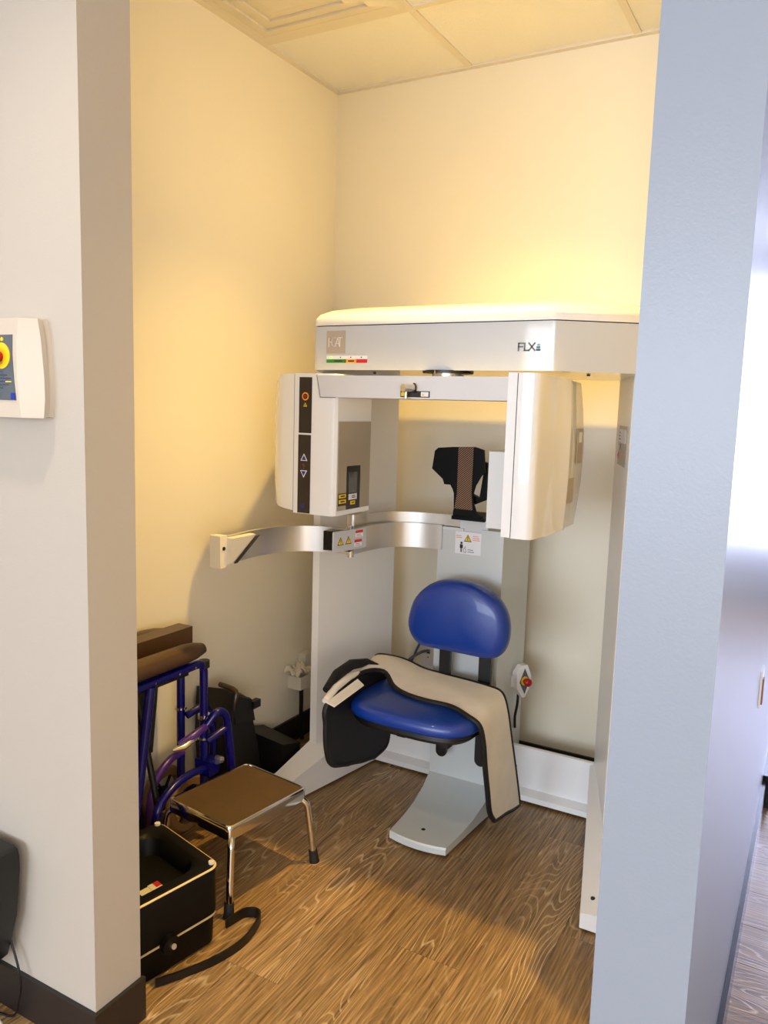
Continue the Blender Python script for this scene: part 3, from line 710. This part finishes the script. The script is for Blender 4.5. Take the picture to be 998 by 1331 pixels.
for x0, x1, zb in ((-1.114, -1.074, 0.205), (-0.967, -0.923, 0.205)):
    r_ = (x1-x0)/2; pr = [(x0, 0.66), (x0, zb+r_)]+[((x0+x1)/2+r_*math.cos(R(a)), zb+r_+r_*math.sin(R(a))) for a in range(200, 341, 20)]+[(x1, zb+r_), (x1, 0.66)]
    ob('support_bar', prism_y(BM(), pr, 2.432, 2.446), BLACK, ch, bevel=0.002)
    ob('bracket', box(BM(), x0+0.004, x1-0.004, 2.446, 2.500, 0.32, 0.40), BLACK, ch, smooth=0)
    ob('seat_rail', box(BM(), x0+0.006, x1-0.006, 2.12, 2.434, 0.390, 0.412), BLACK, ch, smooth=0)
    ob('back_mount', box(BM(), x0+0.004, x1-0.004, 2.396, 2.434, 0.640, 0.70), BLACK, ch, smooth=0)

# ------------------------------------------------------------------ lead apron draped over the seat
def rows_mesh(rows, th, m, nm, parent, mi_back=1):
    """cloth from rows (front edge to back edge); thickness th; outside material 0, inside material 1"""
    b = BM()
    G = [[Vector(p) for p in r] for r in rows]; U, W = len(G), len(G[0])
    nrm = [[None]*W for _ in range(U)]
    for i in range(U):
        for j in range(W):
            du = G[min(i+1, U-1)][j]-G[max(i-1, 0)][j]; dv = G[i][min(j+1, W-1)]-G[i][max(j-1, 0)]
            nrm[i][j] = du.cross(dv).normalized()
    A = [[b.verts.new(G[i][j]+nrm[i][j]*th/2) for j in range(W)] for i in range(U)]
    B = [[b.verts.new(G[i][j]-nrm[i][j]*th/2) for j in range(W)] for i in range(U)]
    for i in range(U-1):
        for j in range(W-1):
            b.faces.new((A[i][j], A[i+1][j], A[i+1][j+1], A[i][j+1])).material_index = 0
            b.faces.new((B[i][j], B[i][j+1], B[i+1][j+1], B[i+1][j])).material_index = mi_back
    rim = [(i, 0) for i in range(U)]+[(U-1, j) for j in range(1, W)]+[(i, W-1) for i in range(U-2, -1, -1)]+[(0, j) for j in range(W-2, 0, -1)]
    for (a, c), (d, e) in zip(rim, rim[1:]+rim[:1]):
        b.faces.new((A[a][c], B[a][c], B[d][e], A[d][e])).material_index = mi_back
    return b, rim, G
ap = thing('lead_apron', (-1.06, 2.25, 0.49), 'beige lead apron with black piping draped across the blue seat', 'apron')
# each row: (front edge point, back edge point, lift of the middle)
rowdef = [
    ((-1.290, 2.12, 0.250), (-1.290, 2.30, 0.205), 0),
    ((-1.292, 2.03, 0.285), (-1.292, 2.39, 0.215), 0),
    ((-1.290, 1.995, 0.350), (-1.292, 2.41, 0.280), 0),
    ((-1.288, 1.985, 0.430), (-1.290, 2.41, 0.390), 0),
    ((-1.288, 1.995, 0.500), (-1.300, 2.36, 0.500), 0.0),
    ((-1.300, 2.20, 0.532), (-1.335, 2.38, 0.540), 0.004),
    ((-1.262, 2.30, 0.520), (-1.290, 2.43, 0.530), 0.006),
    ((-1.195, 2.252, 0.496), (-1.245, 2.455, 0.515), 0.004),
    ((-1.130, 2.218, 0.492), (-1.175, 2.440, 0.505), 0.002),
    ((-1.050, 2.205, 0.491), (-1.090, 2.430, 0.503), 0.0),
    ((-0.960, 2.200, 0.492), (-1.000, 2.420, 0.503), 0.0),
    ((-0.885, 2.160, 0.490), (-0.920, 2.405, 0.503), 0.002),
    ((-0.848, 2.160, 0.470), (-0.868, 2.395, 0.495), 0.004),
    ((-0.838, 2.175, 0.415), (-0.840, 2.375, 0.452), 0),
    ((-0.836, 2.195, 0.330), (-0.834, 2.410, 0.345), 0),
    ((-0.835, 2.225, 0.235), (-0.832, 2.460, 0.225), 0),
    ((-0.834, 2.250, 0.155), (-0.830, 2.505, 0.110), 0),
    ((-0.833, 2.290, 0.108), (-0.829, 2.520, 0.060), 0),
]
def apron_rows():
    F0 = catmull([r[0] for r in rowdef], 5); B0 = catmull([r[1] for r in rowdef], 5); L0 = catmull([(r[2], 0, 0) for r in rowdef], 5)
    rows = []
    for f, bk, l in zip(F0, B0, L0):
        rows.append([f.lerp(bk, j/8)+Vector((0, 0, l.x*math.sin(PI*j/8)+0.0022*math.sin(9*f.x+j*0.9)*math.sin(PI*j/8))) for j in range(9)])
    return rows
rows = apron_rows()
b, rim, G = rows_mesh(rows, 0.011, None, 'sheet', ap)
ob('sheet', b, [CANVAS, NAVYC], ap, smooth=60)
b = BM(); pts = [G[i][j] for i, j in rim[::1]]; tube(b, pts+[pts[0]], 0.0088, 8); ob('piping', b, PIPING, ap, smooth=60)
# folded beige roll at the left front corner and the dark fold behind it
b = BM(); tube(b, [(-1.292, 1.985, 0.508), (-1.298, 2.05, 0.530), (-1.302, 2.14, 0.540), (-1.304, 2.20, 0.535)], [0.011, 0.0125, 0.012, 0.009], 12); ob('rolled_corner', b, CANVAS, ap, smooth=60)
b = BM(); loft(b, [[(-1.262, 1.985, 0.500), (-1.262, 2.165, 0.516), (-1.284, 2.165, 0.530), (-1.284, 1.985, 0.510)], [(-1.258, 1.985, 0.496), (-1.258, 2.165, 0.512), (-1.290, 2.165, 0.524), (-1.290, 1.985, 0.504)]]); ob('turned_hem', b, CANVAS, ap, smooth=0)
b = BM(); tube(b, [(-1.312, 2.02, 0.530), (-1.322, 2.10, 0.556), (-1.330, 2.20, 0.560), (-1.318, 2.28, 0.548), (-1.29, 2.31, 0.53)], [0.012, 0.018, 0.018, 0.014, 0.010], 12); ob('dark_fold', b, NAVYC, ap, smooth=60)
ob('care_tag', box(BM(), -0.831, -0.827, 2.462, 2.474, 0.185, 0.225), BLKP, ap, smooth=0)

# ------------------------------------------------------------------ emergency stop on the column
es = thing('emergency_stop', (-0.925, 2.66, 0.45), 'white emergency stop holder with red button on the column side', 'switch')
FE = Frame((-0.892, 2.668, 0.452), (0.50, 0.866, 0), (0, 0, 1))
hexp = [(-0.030, -0.02), (-0.034, 0.035), (-0.012, 0.062), (0.014, 0.062), (0.034, 0.02), (0.034, -0.012), (0.010, -0.058), (-0.004, -0.058)]
ob('holder', plate(BM(), FE, hexp, -0.013, 0.012), WHITE, es, bevel=0.004)
ob('face_plate', plate(BM(), FE, [(-0.020, 0.0), (0.002, 0.050), (0.026, 0.004), (0.006, -0.045)], 0.010, 0.0135), PANELG, es, smooth=0)
ob('yellow_ring', plate(BM(), FE, circ(0.003, 0.004, 0.017), 0.012, 0.0145), YEL, es, smooth=0)
b = BM(); rings = [[FE.p(0.004+r_*math.cos(2*PI*k/20), 0.003+r_*math.sin(2*PI*k/20), c) for k in range(20)] for r_, c in ((0.010, 0.012), (0.010, 0.024), (0.0145, 0.026), (0.0145, 0.036), (0.010, 0.040))]; loft(b, rings); ob('red_button', b, RED, es)
ob('mounting_arm', box(BM(), -0.9245, -0.900, 2.645, 2.69, 0.43, 0.47), WHITE, es, bevel=0.002)
ob('cable', tube(BM(), [(-0.903, 2.67, 0.405), (-0.905, 2.672, 0.36), (-0.914, 2.68, 0.31), (-0.919, 2.70, 0.26)], 0.005, 10, 4), BLACK, es)

# ------------------------------------------------------------------ wall outlet behind the chair, with its cables
t = thing('wall_outlet', (-1.37, YB, 0.40), 'white wall outlet low on the back wall behind the chair', 'outlet')
ob('cover_plate', box(BM(), -1.405, -1.335, YB-0.006, YB, 0.345, 0.460), WHITE2, t, bevel=0.002)
FO = Frame((-1.37, YB-0.006, 0.40), (1, 0, 0), (0, 0, 1))
for z in (0.022, -0.026): label('socket_face', FO, rrect(-0.014, z-0.014, 0.014, z+0.014, 0.005), LABELW, t, 0.0015)
label('socket_hole', FO, rect(-0.006, 0.013, 0.008, 0.030), BLKP, t, 0.0022)
label('plate_screw', FO, circ(0, -0.003, 0.003), GREYT, t, 0.002)
b = tube(BM(), [(-1.366, YB-0.008, 0.424), (-1.385, YB-0.04, 0.425), (-1.44, YB-0.05, 0.38), (-1.465, YB-0.05, 0.31), (-1.462, YB-0.05, 0.16), (-1.455, YB-0.03, 0.008)], 0.006, 10, 5)
props(ob('power_cord', b, GREYT), 'dark grey cord plugged into the outlet behind the chair', 'cord')
b = tube(BM(), [(-1.34, YB-0.036, 0.62), (-1.365, YB-0.036, 0.53), (-1.405, YB-0.034, 0.44), (-1.435, YB-0.034, 0.37), (-1.49, YB-0.034, 0.24), (-1.49, YB-0.024, 0.008)], 0.005, 10, 5)
props(ob('network_cable', b, BLUEC), 'blue cable hanging on the back wall left of the chair', 'cable')

# ------------------------------------------------------------------ junction box with crumpled tissue by the left column
t = thing('junction_box', (-1.86, 2.66, 0.22), 'cream wall box with tissue on top, low beside the left column', 'box')
ob('box_shell', box(BM(), XL, -1.815, 2.60, 2.72, 0.245, 0.300), CREAM, t, bevel=0.004)
ob('upper_block', box(BM(), XL, -1.845, 2.675, 2.75, 0.300, 0.375), CREAM, t, bevel=0.004)
ob('cable', tube(BM(), [(-1.850, 2.655, 0.25), (-1.850, 2.657, 0.18), (-1.852, 2.66, 0.11), (-1.848, 2.665, 0.006)], 0.009, 10, 4), BLACK, t)
b = BM(); n_, m_ = 9, 7; g = [[b.verts.new((XL+0.004+0.085*j/(m_-1), 2.565+0.105*i/(n_-1), 0.318+0.018*math.sin(i*1.9+j*2.3)*math.cos(j*1.1+i)+0.012*(i % 2)+0.010)) for j in range(m_)] for i in range(n_)]
lo = [[b.verts.new(v.co-Vector((0, 0, 0.006))) for v in r] for r in g]
for i in range(n_-1):
    for j in range(m_-1):
        b.faces.new((g[i][j], g[i+1][j], g[i+1][j+1], g[i][j+1])); b.faces.new((lo[i][j], lo[i][j+1], lo[i+1][j+1], lo[i+1][j]))
props(ob('crumpled_tissue', b, TISSUE, smooth=60), 'crumpled white tissue lying on the cream wall box', 'tissue')

# ------------------------------------------------------------------ step stool
st = thing('step_stool', (-1.465, 1.782, 0), 'chrome step stool with a brown rubber top in the bay', 'stool')
ang = R(-7.6); ca, sa = math.cos(ang), math.sin(ang)
def S(a, b_, z): return (-1.465+a*ca-b_*sa, 1.782+a*sa+b_*ca, z)
HXs, HYs = 0.134, 0.160
rr = rrect(-HXs, -HYs, HXs, HYs, 0.016)
ob('top_frame', loft(BM(), [[S(a*k, c*k, z) for a, c in rr] for k, z in ((0.985, 0.208), (1.0, 0.210), (1.0, 0.240), (0.985, 0.247), (0.955, 0.248), (0.94, 0.243))]), CHROME, st, smooth=40)
ri = rrect(-HXs+0.0085, -HYs+0.0095, HXs-0.0085, HYs-0.0095, 0.012)
ob('tread', loft(BM(), [[S(a, c, z) for a, c in ri] for z in (0.240, 0.2455)]), MATTOP, st, smooth=0)
for sx in (-1, 1):
    for sy in (-1, 1):
        top = S(sx*(HXs-0.018), sy*(HYs-0.025), 0.218); kn_ = S(sx*(HXs+0.004), sy*(HYs-0.004), 0.200); bt = S(sx*(HXs+0.018), sy*(HYs+0.016), 0.018)
        lg = ob('leg', tube(BM(), fillet([top, kn_, bt], 0.03, 5), 0.0105, 14), CHROME, st, smooth=60)
        tip = Vector(bt); dr = (tip-Vector(kn_)).normalized()
        ob('rubber_tip', tube(BM(), [tip-dr*0.022, tip+dr*0.010, (tip.x+dr.x*0.02, tip.y+dr.y*0.02, 0.0)], [0.014, 0.015, 0.0165], 14), RUBBER, lg)

# ------------------------------------------------------------------ black tray case at the left
cs = thing('open_case', (-1.45, 1.36, 0), 'black moulded case with recessed top and white label inside', 'case')
angc = R(9); cc, s_c = math.cos(angc), math.sin(angc)
def K(a, b_, z): return (-1.293+a*cc-b_*s_c*0.0-b_*math.sin(R(-10.2))*-1*-1, 1.50+b_*math.cos(R(-10.2))+a*math.sin(R(-14)), z)
# local a: leftwards negative from the front right corner, b: towards the viewer negative
def KP(a, b_, z):
    u = Vector((-0.970, 0.243, 0)); v = Vector((-0.177, -0.984, 0))      # u to the wall, v along the front face
    p = Vector((-1.293, 1.500, 0))+u*a+v*b_; return (p.x, p.y, z)
LA, LB = 0.300, 0.30
def kr(i, z, r=0.03): return [KP(a, c, z) for a, c in rrect(i, i, LA-i, LB-i, r)]
ob('lower_shell', loft(BM(), [kr(0.012, 0.002), kr(0.006, 0.006), kr(0.004, 0.080)]), CASEM, cs, smooth=40)
ob('seam_line', loft(BM(), [kr(0.001, 0.081), kr(0.000, 0.0835), kr(0.004, 0.085)], caps=False), RIML, cs, smooth=40)
ob('upper_shell', loft(BM(), [kr(0.003, 0.0865), kr(0.0, 0.089), kr(0.0, 0.214), kr(0.005, 0.220), kr(0.030, 0.220), kr(0.040, 0.212, 0.05), kr(0.050, 0.166, 0.05)], caps=False), CASEM, cs, smooth=40)
ob('tray_floor', loft(BM(), [kr(0.048, 0.163, 0.05), kr(0.048, 0.168, 0.05)]), CASEM, cs, smooth=0)
ob('rim_line', loft(BM(), [kr(-0.001, 0.2135), kr(-0.0012, 0.2155), kr(0.003, 0.2175)], caps=False), RIML, cs, smooth=40)
for a, c in ((0.017, 0.017), (LA-0.017, 0.017)):
    p = KP(a, c, 0.220); ob('rim_screw', cyl(BM(), p, (p[0], p[1], 0.226), 0.008, 14), CREAM, cs)
p = KP(-0.002, 0.165, 0.084); q = KP(-0.020, 0.165, 0.084)
lt = ob('latch', cyl(BM(), p, q, 0.024, 20), CASEM, cs); ob('latch_knob', cyl(BM(), q, KP(-0.030, 0.165, 0.088), 0.007, 14), STEEL, lt)
FK = Frame((-1.390, 1.340, 0.168), (0.177, 0.984, 0), (-0.970, 0.243, 0))
label('inner_label', FK, rect(0.0, 0.0, 0.030, 0.052), CREAM, cs, 0.001); label('inner_label', FK, rect(0.031, 0.006, 0.062, 0.056), CREAM, cs, 0.0012)
label('inner_label', FK, rect(0.046, 0.034, 0.062, 0.056), REDP, cs, 0.0018)
# strap on the floor
strap = catmull([(-1.312, 1.545, 0.02), (-1.296, 1.612, 0.022), (-1.253, 1.618, 0.022), (-1.226, 1.525, 0.020), (-1.240, 1.43, 0.018), (-1.278, 1.345, 0.016), (-1.312, 1.285, 0.016)], 6)
b = BM(); rings = []
for i, p in enumerate(strap):
    d = (strap[min(i+1, len(strap)-1)]-strap[max(i-1, 0)]).normalized(); nn = Vector((-d.y, d.x, 0))*0.003
    rings.append([p+nn+Vector((0, 0, -p.z+0.001)), p-nn+Vector((0, 0, -p.z+0.001)), p-nn+Vector((0, 0, 0.006)), p+nn+Vector((0, 0, 0.006))])
loft(b, rings); props(ob('carry_strap', b, BLACK, smooth=50), 'black strap looped on the floor beside the open case', 'strap')

# ------------------------------------------------------------------ folded wheelchair
wc = thing('folded_wheelchair', (-1.66, 1.65, 0.041), 'folded blue wheelchair with brown vinyl armrests against the bay wall', 'wheelchair')
def armrest(x, y0, y1, z, hz):
    b = BM(); rings = []
    n = 10
    for k in range(n+1):
        t_ = k/n; y = y0+(y1-y0)*t_; e = 1.0 if k < n-1 else (0.86 if k == n-1 else 0.55)
        rings.append([(x+0.034*e*math.cos(a), y, z+hz*e*math.sin(a)*(1 if math.sin(a) > 0 else 0.7)) for a in [2*PI*i/14 for i in range(14)]])
    loft(b, rings); return b
ob('armrest_pad', armrest(-1.600, 1.36, 1.775, 0.684, 0.036), BROWNV, wc, smooth=60)
ob('armrest_base', box(BM(), -1.655, -1.606, 1.36, 1.720, 0.612, 0.662), BLACK, wc, bevel=0.012)
ob('armrest_pad', box(BM(), -1.735, -1.675, 1.36, 1.812, 0.676, 0.738), BROWNV, wc, bevel=0.012, seg=3)
ob('armrest_pad', armrest(-1.762, 1.36, 1.775, 0.712, 0.026), BROWNV, wc, smooth=60)
fa = ob('side_frame', tube(BM(), fillet([(-1.60, 1.36, 0.632), (-1.60, 1.782, 0.640), (-1.60, 1.784, 0.09)], 0.035), 0.0135, 14), BLUET, wc, smooth=60)
ob('frame_collar', cyl(BM(), (-1.60, 1.784, 0.622), (-1.60, 1.784, 0.645), 0.0175, 16), BLACK, fa)
ob('rear_post', tube(BM(), [(-1.60, 1.555, 0.625), (-1.60, 1.460, 0.07)], 0.0145, 14), BLUET, fa, smooth=60)
fb = ob('side_frame', tube(BM(), fillet([(-1.715, 1.36, 0.655), (-1.715, 1.800, 0.660), (-1.712, 1.795, 0.09)], 0.035), 0.0135, 14), BLUET, wc, smooth=60)
for y in (1.56, 1.66, 1.73): ob('frame_rivet', cyl(BM(), (-1.587, y, 0.637), (-1.584, y, 0.637), 0.0035, 10), CHROME, fa)
# lower rails sweeping down to the casters
ob('lower_rail', tube(BM(), catmull([(-1.585, 1.785, 0.290), (-1.582, 1.70, 0.300), (-1.58, 1.62, 0.288), (-1.578, 1.56, 0.250), (-1.577, 1.545, 0.19), (-1.577, 1.54, 0.10)], 6), 0.0125, 14), BLUET, fa, smooth=60)
ob('lower_rail', tube(BM(), catmull([(-1.695, 1.785, 0.315), (-1.69, 1.72, 0.310), (-1.685, 1.655, 0.270), (-1.68, 1.625, 0.20), (-1.68, 1.62, 0.10)], 6), 0.0125, 14), PURPT, fb, smooth=60)
# legrest hangers
ob('legrest_hanger', tube(BM(), catmull([(-1.575, 1.765, 0.438), (-1.560, 1.80, 0.475), (-1.556, 1.835, 0.455), (-1.555, 1.850, 0.39), (-1.555, 1.862, 0.30), (-1.555, 1.868, 0.24)], 6), 0.0135, 14), BLUET, wc, smooth=60)
ob('legrest_hanger', tube(BM(), catmull([(-1.690, 1.800, 0.435), (-1.675, 1.85, 0.450), (-1.668, 1.885, 0.42), (-1.665, 1.900, 0.34), (-1.665, 1.90, 0.25)], 6), 0.0125, 14), BLUET, wc, smooth=60)
ob('release_lever', tube(BM(), [(-1.590, 1.66, 0.412), (-1.575, 1.70, 0.424), (-1.572, 1.745, 0.436), (-1.575, 1.79, 0.442)], [0.008, 0.014, 0.011, 0.010], 12), PURPT, wc, smooth=60)
ob('lever_plate', tube(BM(), [(-1.588, 1.63, 0.404), (-1.574, 1.665, 0.405), (-1.570, 1.71, 0.418)], [0.006, 0.012, 0.009], 12), CHROME, wc, smooth=60)
ob('release_lever', tube(BM(), [(-1.575, 1.770, 0.385), (-1.562, 1.81, 0.402), (-1.556, 1.845, 0.412)], 0.011, 12), BLUET, wc, smooth=60)
ob('chrome_clamp', cyl(BM(), (-1.60, 1.784, 0.452), (-1.60, 1.784, 0.466), 0.020, 18), CHROME, fa)
ob('chrome_clamp', cyl(BM(), (-1.60, 1.784, 0.385), (-1.60, 1.784, 0.392), 0.021, 18), CHROME, fa)
ob('chrome_clamp', tube(BM(), [(-1.573, 1.790, 0.452), (-1.566, 1.805, 0.478)], [0.014, 0.009], 12), CHROME, fa)
ob('chrome_clamp', cyl(BM(), (-1.714, 1.797, 0.455), (-1.714, 1.797, 0.462), 0.020, 18), CHROME, fb)
ob('chrome_clamp', tube(BM(), [(-1.556, 1.796, 0.318), (-1.552, 1.815, 0.312)], [0.015, 0.011], 12), STEEL, wc)
ob('frame_block', box(BM(), -1.622, -1.562, 1.765, 1.815, 0.268, 0.318), BLUET, fa, bevel=0.008)
# wheels
def wheel(nm, x, y, r, w_, tyre, par):
    b = BM(); n = 32; rings = []
    prof = [(r-0.03, -w_), (r-0.008, -w_), (r, -w_*0.4), (r, w_*0.4), (r-0.008, w_), (r-0.03, w_)]
    rings = [[(x+c, y+rr_*math.cos(2*PI*k/n), r+0.043+rr_*math.sin(2*PI*k/n)) for k in range(n)] for rr_, c in prof+[prof[0]]]
    loft(b, rings, caps=False); wl = ob(nm, b, tyre, par)
    ob('wheel_hub', cyl(BM(), (x-w_*0.8, y, r+0.043), (x+w_*0.8, y, r+0.043), 0.024, 18), BLACK, wl)
    b = BM()
    for k in range(6): a = 2*PI*k/6; cyl(b, (x, y+0.02*math.cos(a), r+0.043+0.02*math.sin(a)), (x, y+(r-0.026)*math.cos(a), r+0.043+(r-0.026)*math.sin(a)), 0.005, 8)
    ob('wheel_spokes', b, BLACK, wl)
    return wl
wheel('caster_wheel', -1.68, 1.790, 0.095, 0.013, TAN, wc)
wheel('caster_wheel', -1.79, 1.795, 0.095, 0.013, TAN, wc)
wheel('rear_wheel', -1.785, 1.50, 0.15, 0.014, RUBBER, wc)
ob('cross_brace', tube(BM(), [(-1.60, 1.60, 0.14), (-1.715, 1.60, 0.60)], 0.010, 12), BLACK, wc)
b = loft(BM(), [[(-1.745, 1.36, 0.66), (-1.745, 1.74, 0.66), (-1.745, 1.74, 0.64), (-1.745, 1.36, 0.64)], [(-1.66, 1.36, 0.40), (-1.66, 1.62, 0.40), (-1.66, 1.62, 0.385), (-1.66, 1.36, 0.385)]])
ob('seat_sling', b, BAGM, wc, smooth=0)

wc.location = (-1.66-0.072, 1.65+0.075, 0.0)

# ------------------------------------------------------------------ black bag leaning on the left wall
bg_ = thing('nylon_bag', (-1.80, 2.12, 0), 'black nylon bag leaning on the bay wall behind the stool', 'bag')
pr = [(2.03, 0.02), (2.01, 0.28), (2.02, 0.440), (2.045, 0.430), (2.115, 0.395), (2.150, 0.37), (2.185, 0.20), (2.20, 0.02)]
b = loft(BM(), [[(-1.705+0.02*math.sin(k), y, z) for k, (y, z) in enumerate(pr)], [(-1.735, y, z+0.008) for y, z in pr], [(-1.860, y+0.01, z-0.01 if z > 0.1 else z) for y, z in pr]])
body_ = ob('bag_body', b, BAGM, bg_, bevel=0.015, seg=3)
ob('bag_strap', tube(BM(), [(-1.712, 2.015, 0.30), (-1.700, 2.035, 0.39), (-1.702, 2.05, 0.436), (-1.78, 2.06, 0.442)], 0.009, 10, 4), BROWNV, bg_)
ob('bag_flap', loft(BM(), [[(-1.698, 2.03, 0.425), (-1.700, 2.135, 0.382), (-1.695, 2.150, 0.30), (-1.692, 2.04, 0.32)], [(-1.708, 2.03, 0.43), (-1.710, 2.135, 0.386), (-1.704, 2.150, 0.30), (-1.702, 2.04, 0.32)]]), BAGM, bg_, smooth=0)
ob('bag_buckle', box(BM(), -1.712, -1.690, 2.135, 2.175, 0.345, 0.372), BLACK, bg_, bevel=0.004)
b = BM(); loft(b, [[(-1.67, 2.24, 0.002), (-1.67, 2.40, 0.002), (-1.66, 2.38, 0.14), (-1.66, 2.27, 0.17)], [(-1.85, 2.24, 0.002), (-1.85, 2.42, 0.002), (-1.85, 2.40, 0.16), (-1.85, 2.26, 0.20)]])
props(ob('soft_pouch', b, BAGM, bevel=0.02, seg=3), 'dark soft pouch on the floor between the bag and the left column', 'pouch')

# ------------------------------------------------------------------ exposure switch box on the front wall
sw = thing('exposure_switch', (-1.45, YF0, 1.47), 'beige wall control box with red stop button and blue key', 'control box')
def swp(rgt, d):
    return [(x, d, z) for x, z in [(-1.60, 1.377), (-1.605, 1.48), (-1.60, 1.572)]+rgt]
ob('back_shell', loft(BM(), [swp([(-1.372, 1.573), (-1.362, 1.53), (-1.354, 1.46), (-1.353, 1.415), (-1.358, 1.379)], YF0), swp([(-1.374, 1.570), (-1.364, 1.53), (-1.356, 1.46), (-1.355, 1.415), (-1.360, 1.381)], YF0-0.014)]), BEIGE, sw, smooth=30)
ob('front_shell', loft(BM(), [swp([(-1.368, 1.569), (-1.360, 1.53), (-1.354, 1.46), (-1.353, 1.415), (-1.358, 1.380)], YF0-0.014), swp([(-1.366, 1.571), (-1.358, 1.53), (-1.351, 1.46), (-1.350, 1.415), (-1.355, 1.378)], YF0-0.026), swp([(-1.387, 1.570), (-1.393, 1.53), (-1.395, 1.46), (-1.390, 1.415), (-1.385, 1.378)], YF0-0.054)]), BEIGE, sw, bevel=0.002)
FW = Frame((0, YF0-0.054, 0), (1, 0, 0), (0, 0, 1))
ob('film_panel', plate(BM(), FW, [(-1.560, 1.4115), (-1.398, 1.4115), (-1.403, 1.45), (-1.406, 1.50), (-1.404, 1.5385), (-1.560, 1.5385)], 0, 0.0015), PANELG, sw, smooth=0)
label('yellow_ring', FW, circ(-1.437, 1.498, 0.0255, 28), YEL, sw, 0.003)
b = BM(); rings = [[FW.p(-1.441+r_*math.cos(2*PI*k/24), 1.496+r_*math.sin(2*PI*k/24), c) for k in range(24)] for r_, c in ((0.010, 0.002), (0.010, 0.014), (0.0165, 0.017), (0.0175, 0.026), (0.013, 0.031))]; loft(b, rings); ob('stop_button', b, RED, sw)
label('key_mark', FW, circ(-1.434, 1.530, 0.0038), YEL, sw, 0.003)
ob('film_print', stroke(BM(), FW, [(-1.425, 1.4475), (-1.410, 1.4475)], 0.002, 0, 0.003), YEL, sw, smooth=0)
ob('film_print', lines(BM(), FW, -1.50, -1.412, 1.432, 1.470, 6, 0.0012, 0.0024), NAVYF, sw, smooth=0)
label('blue_key', FW, rect(-1.4115, 1.413, -1.400, 1.426), BLUP, sw, 0.003)

# ------------------------------------------------------------------ black equipment housing at the lower left
eq = thing('equipment_housing', (-1.6, 1.01, 0.118), 'black plastic equipment housing on the front wall above the baseboard', 'equipment')
pr = [(-1.75, 0.435), (-1.492, 0.435), (-1.480, 0.430), (-1.475, 0.415), (-1.474, 0.383), (-1.490, 0.267), (-1.527, 0.158), (-1.57, 0.118), (-1.75, 0.118)]
shell = ob('shell', prism_y(BM(), pr, 0.975, 1.045), BLACK, eq, bevel=0.006)
ob('wall_mount', box(BM(), -1.73, -1.58, 1.045, YF0, 0.20, 0.38), BLACK, eq, smooth=0)
ob('inner_panel', prism_y(BM(), [(-1.74, 0.405), (-1.510, 0.405), (-1.503, 0.395), (-1.52, 0.27), (-1.74, 0.25)], 0.969, 0.977), BLACKG, eq, bevel=0.003)
ob('vent_rib', box(BM(), -1.500, -1.488, 0.970, 0.977, 0.372, 0.375), GREYT, eq, smooth=0)
ob('vent_rib', box(BM(), -1.502, -1.490, 0.970, 0.977, 0.350, 0.353), GREYT, eq, smooth=0)
b = tube(BM(), [(-1.545, 1.049, 0.245), (-1.520, 1.049, 0.190), (-1.495, 1.046, 0.145), (-1.486, 1.046, 0.105), (-1.495, 1.046, 0.055), (-1.52, 1.044, 0.006), (-1.62, 1.03, 0.004)], 0.0028, 8, 6)
props(ob('thin_cable', b, BLACK), 'thin cable hanging below the black housing at the front wall', 'cable')
b = tube(BM(), [(-1.62, 0.98, 0.006), (-1.55, 1.01, 0.018), (-1.50, 1.005, 0.010), (-1.47, 0.96, 0.006)], 0.005, 8, 6)
props(ob('pale_cord', b, CREAM), 'pale cord lying on the floor under the black housing', 'cord')
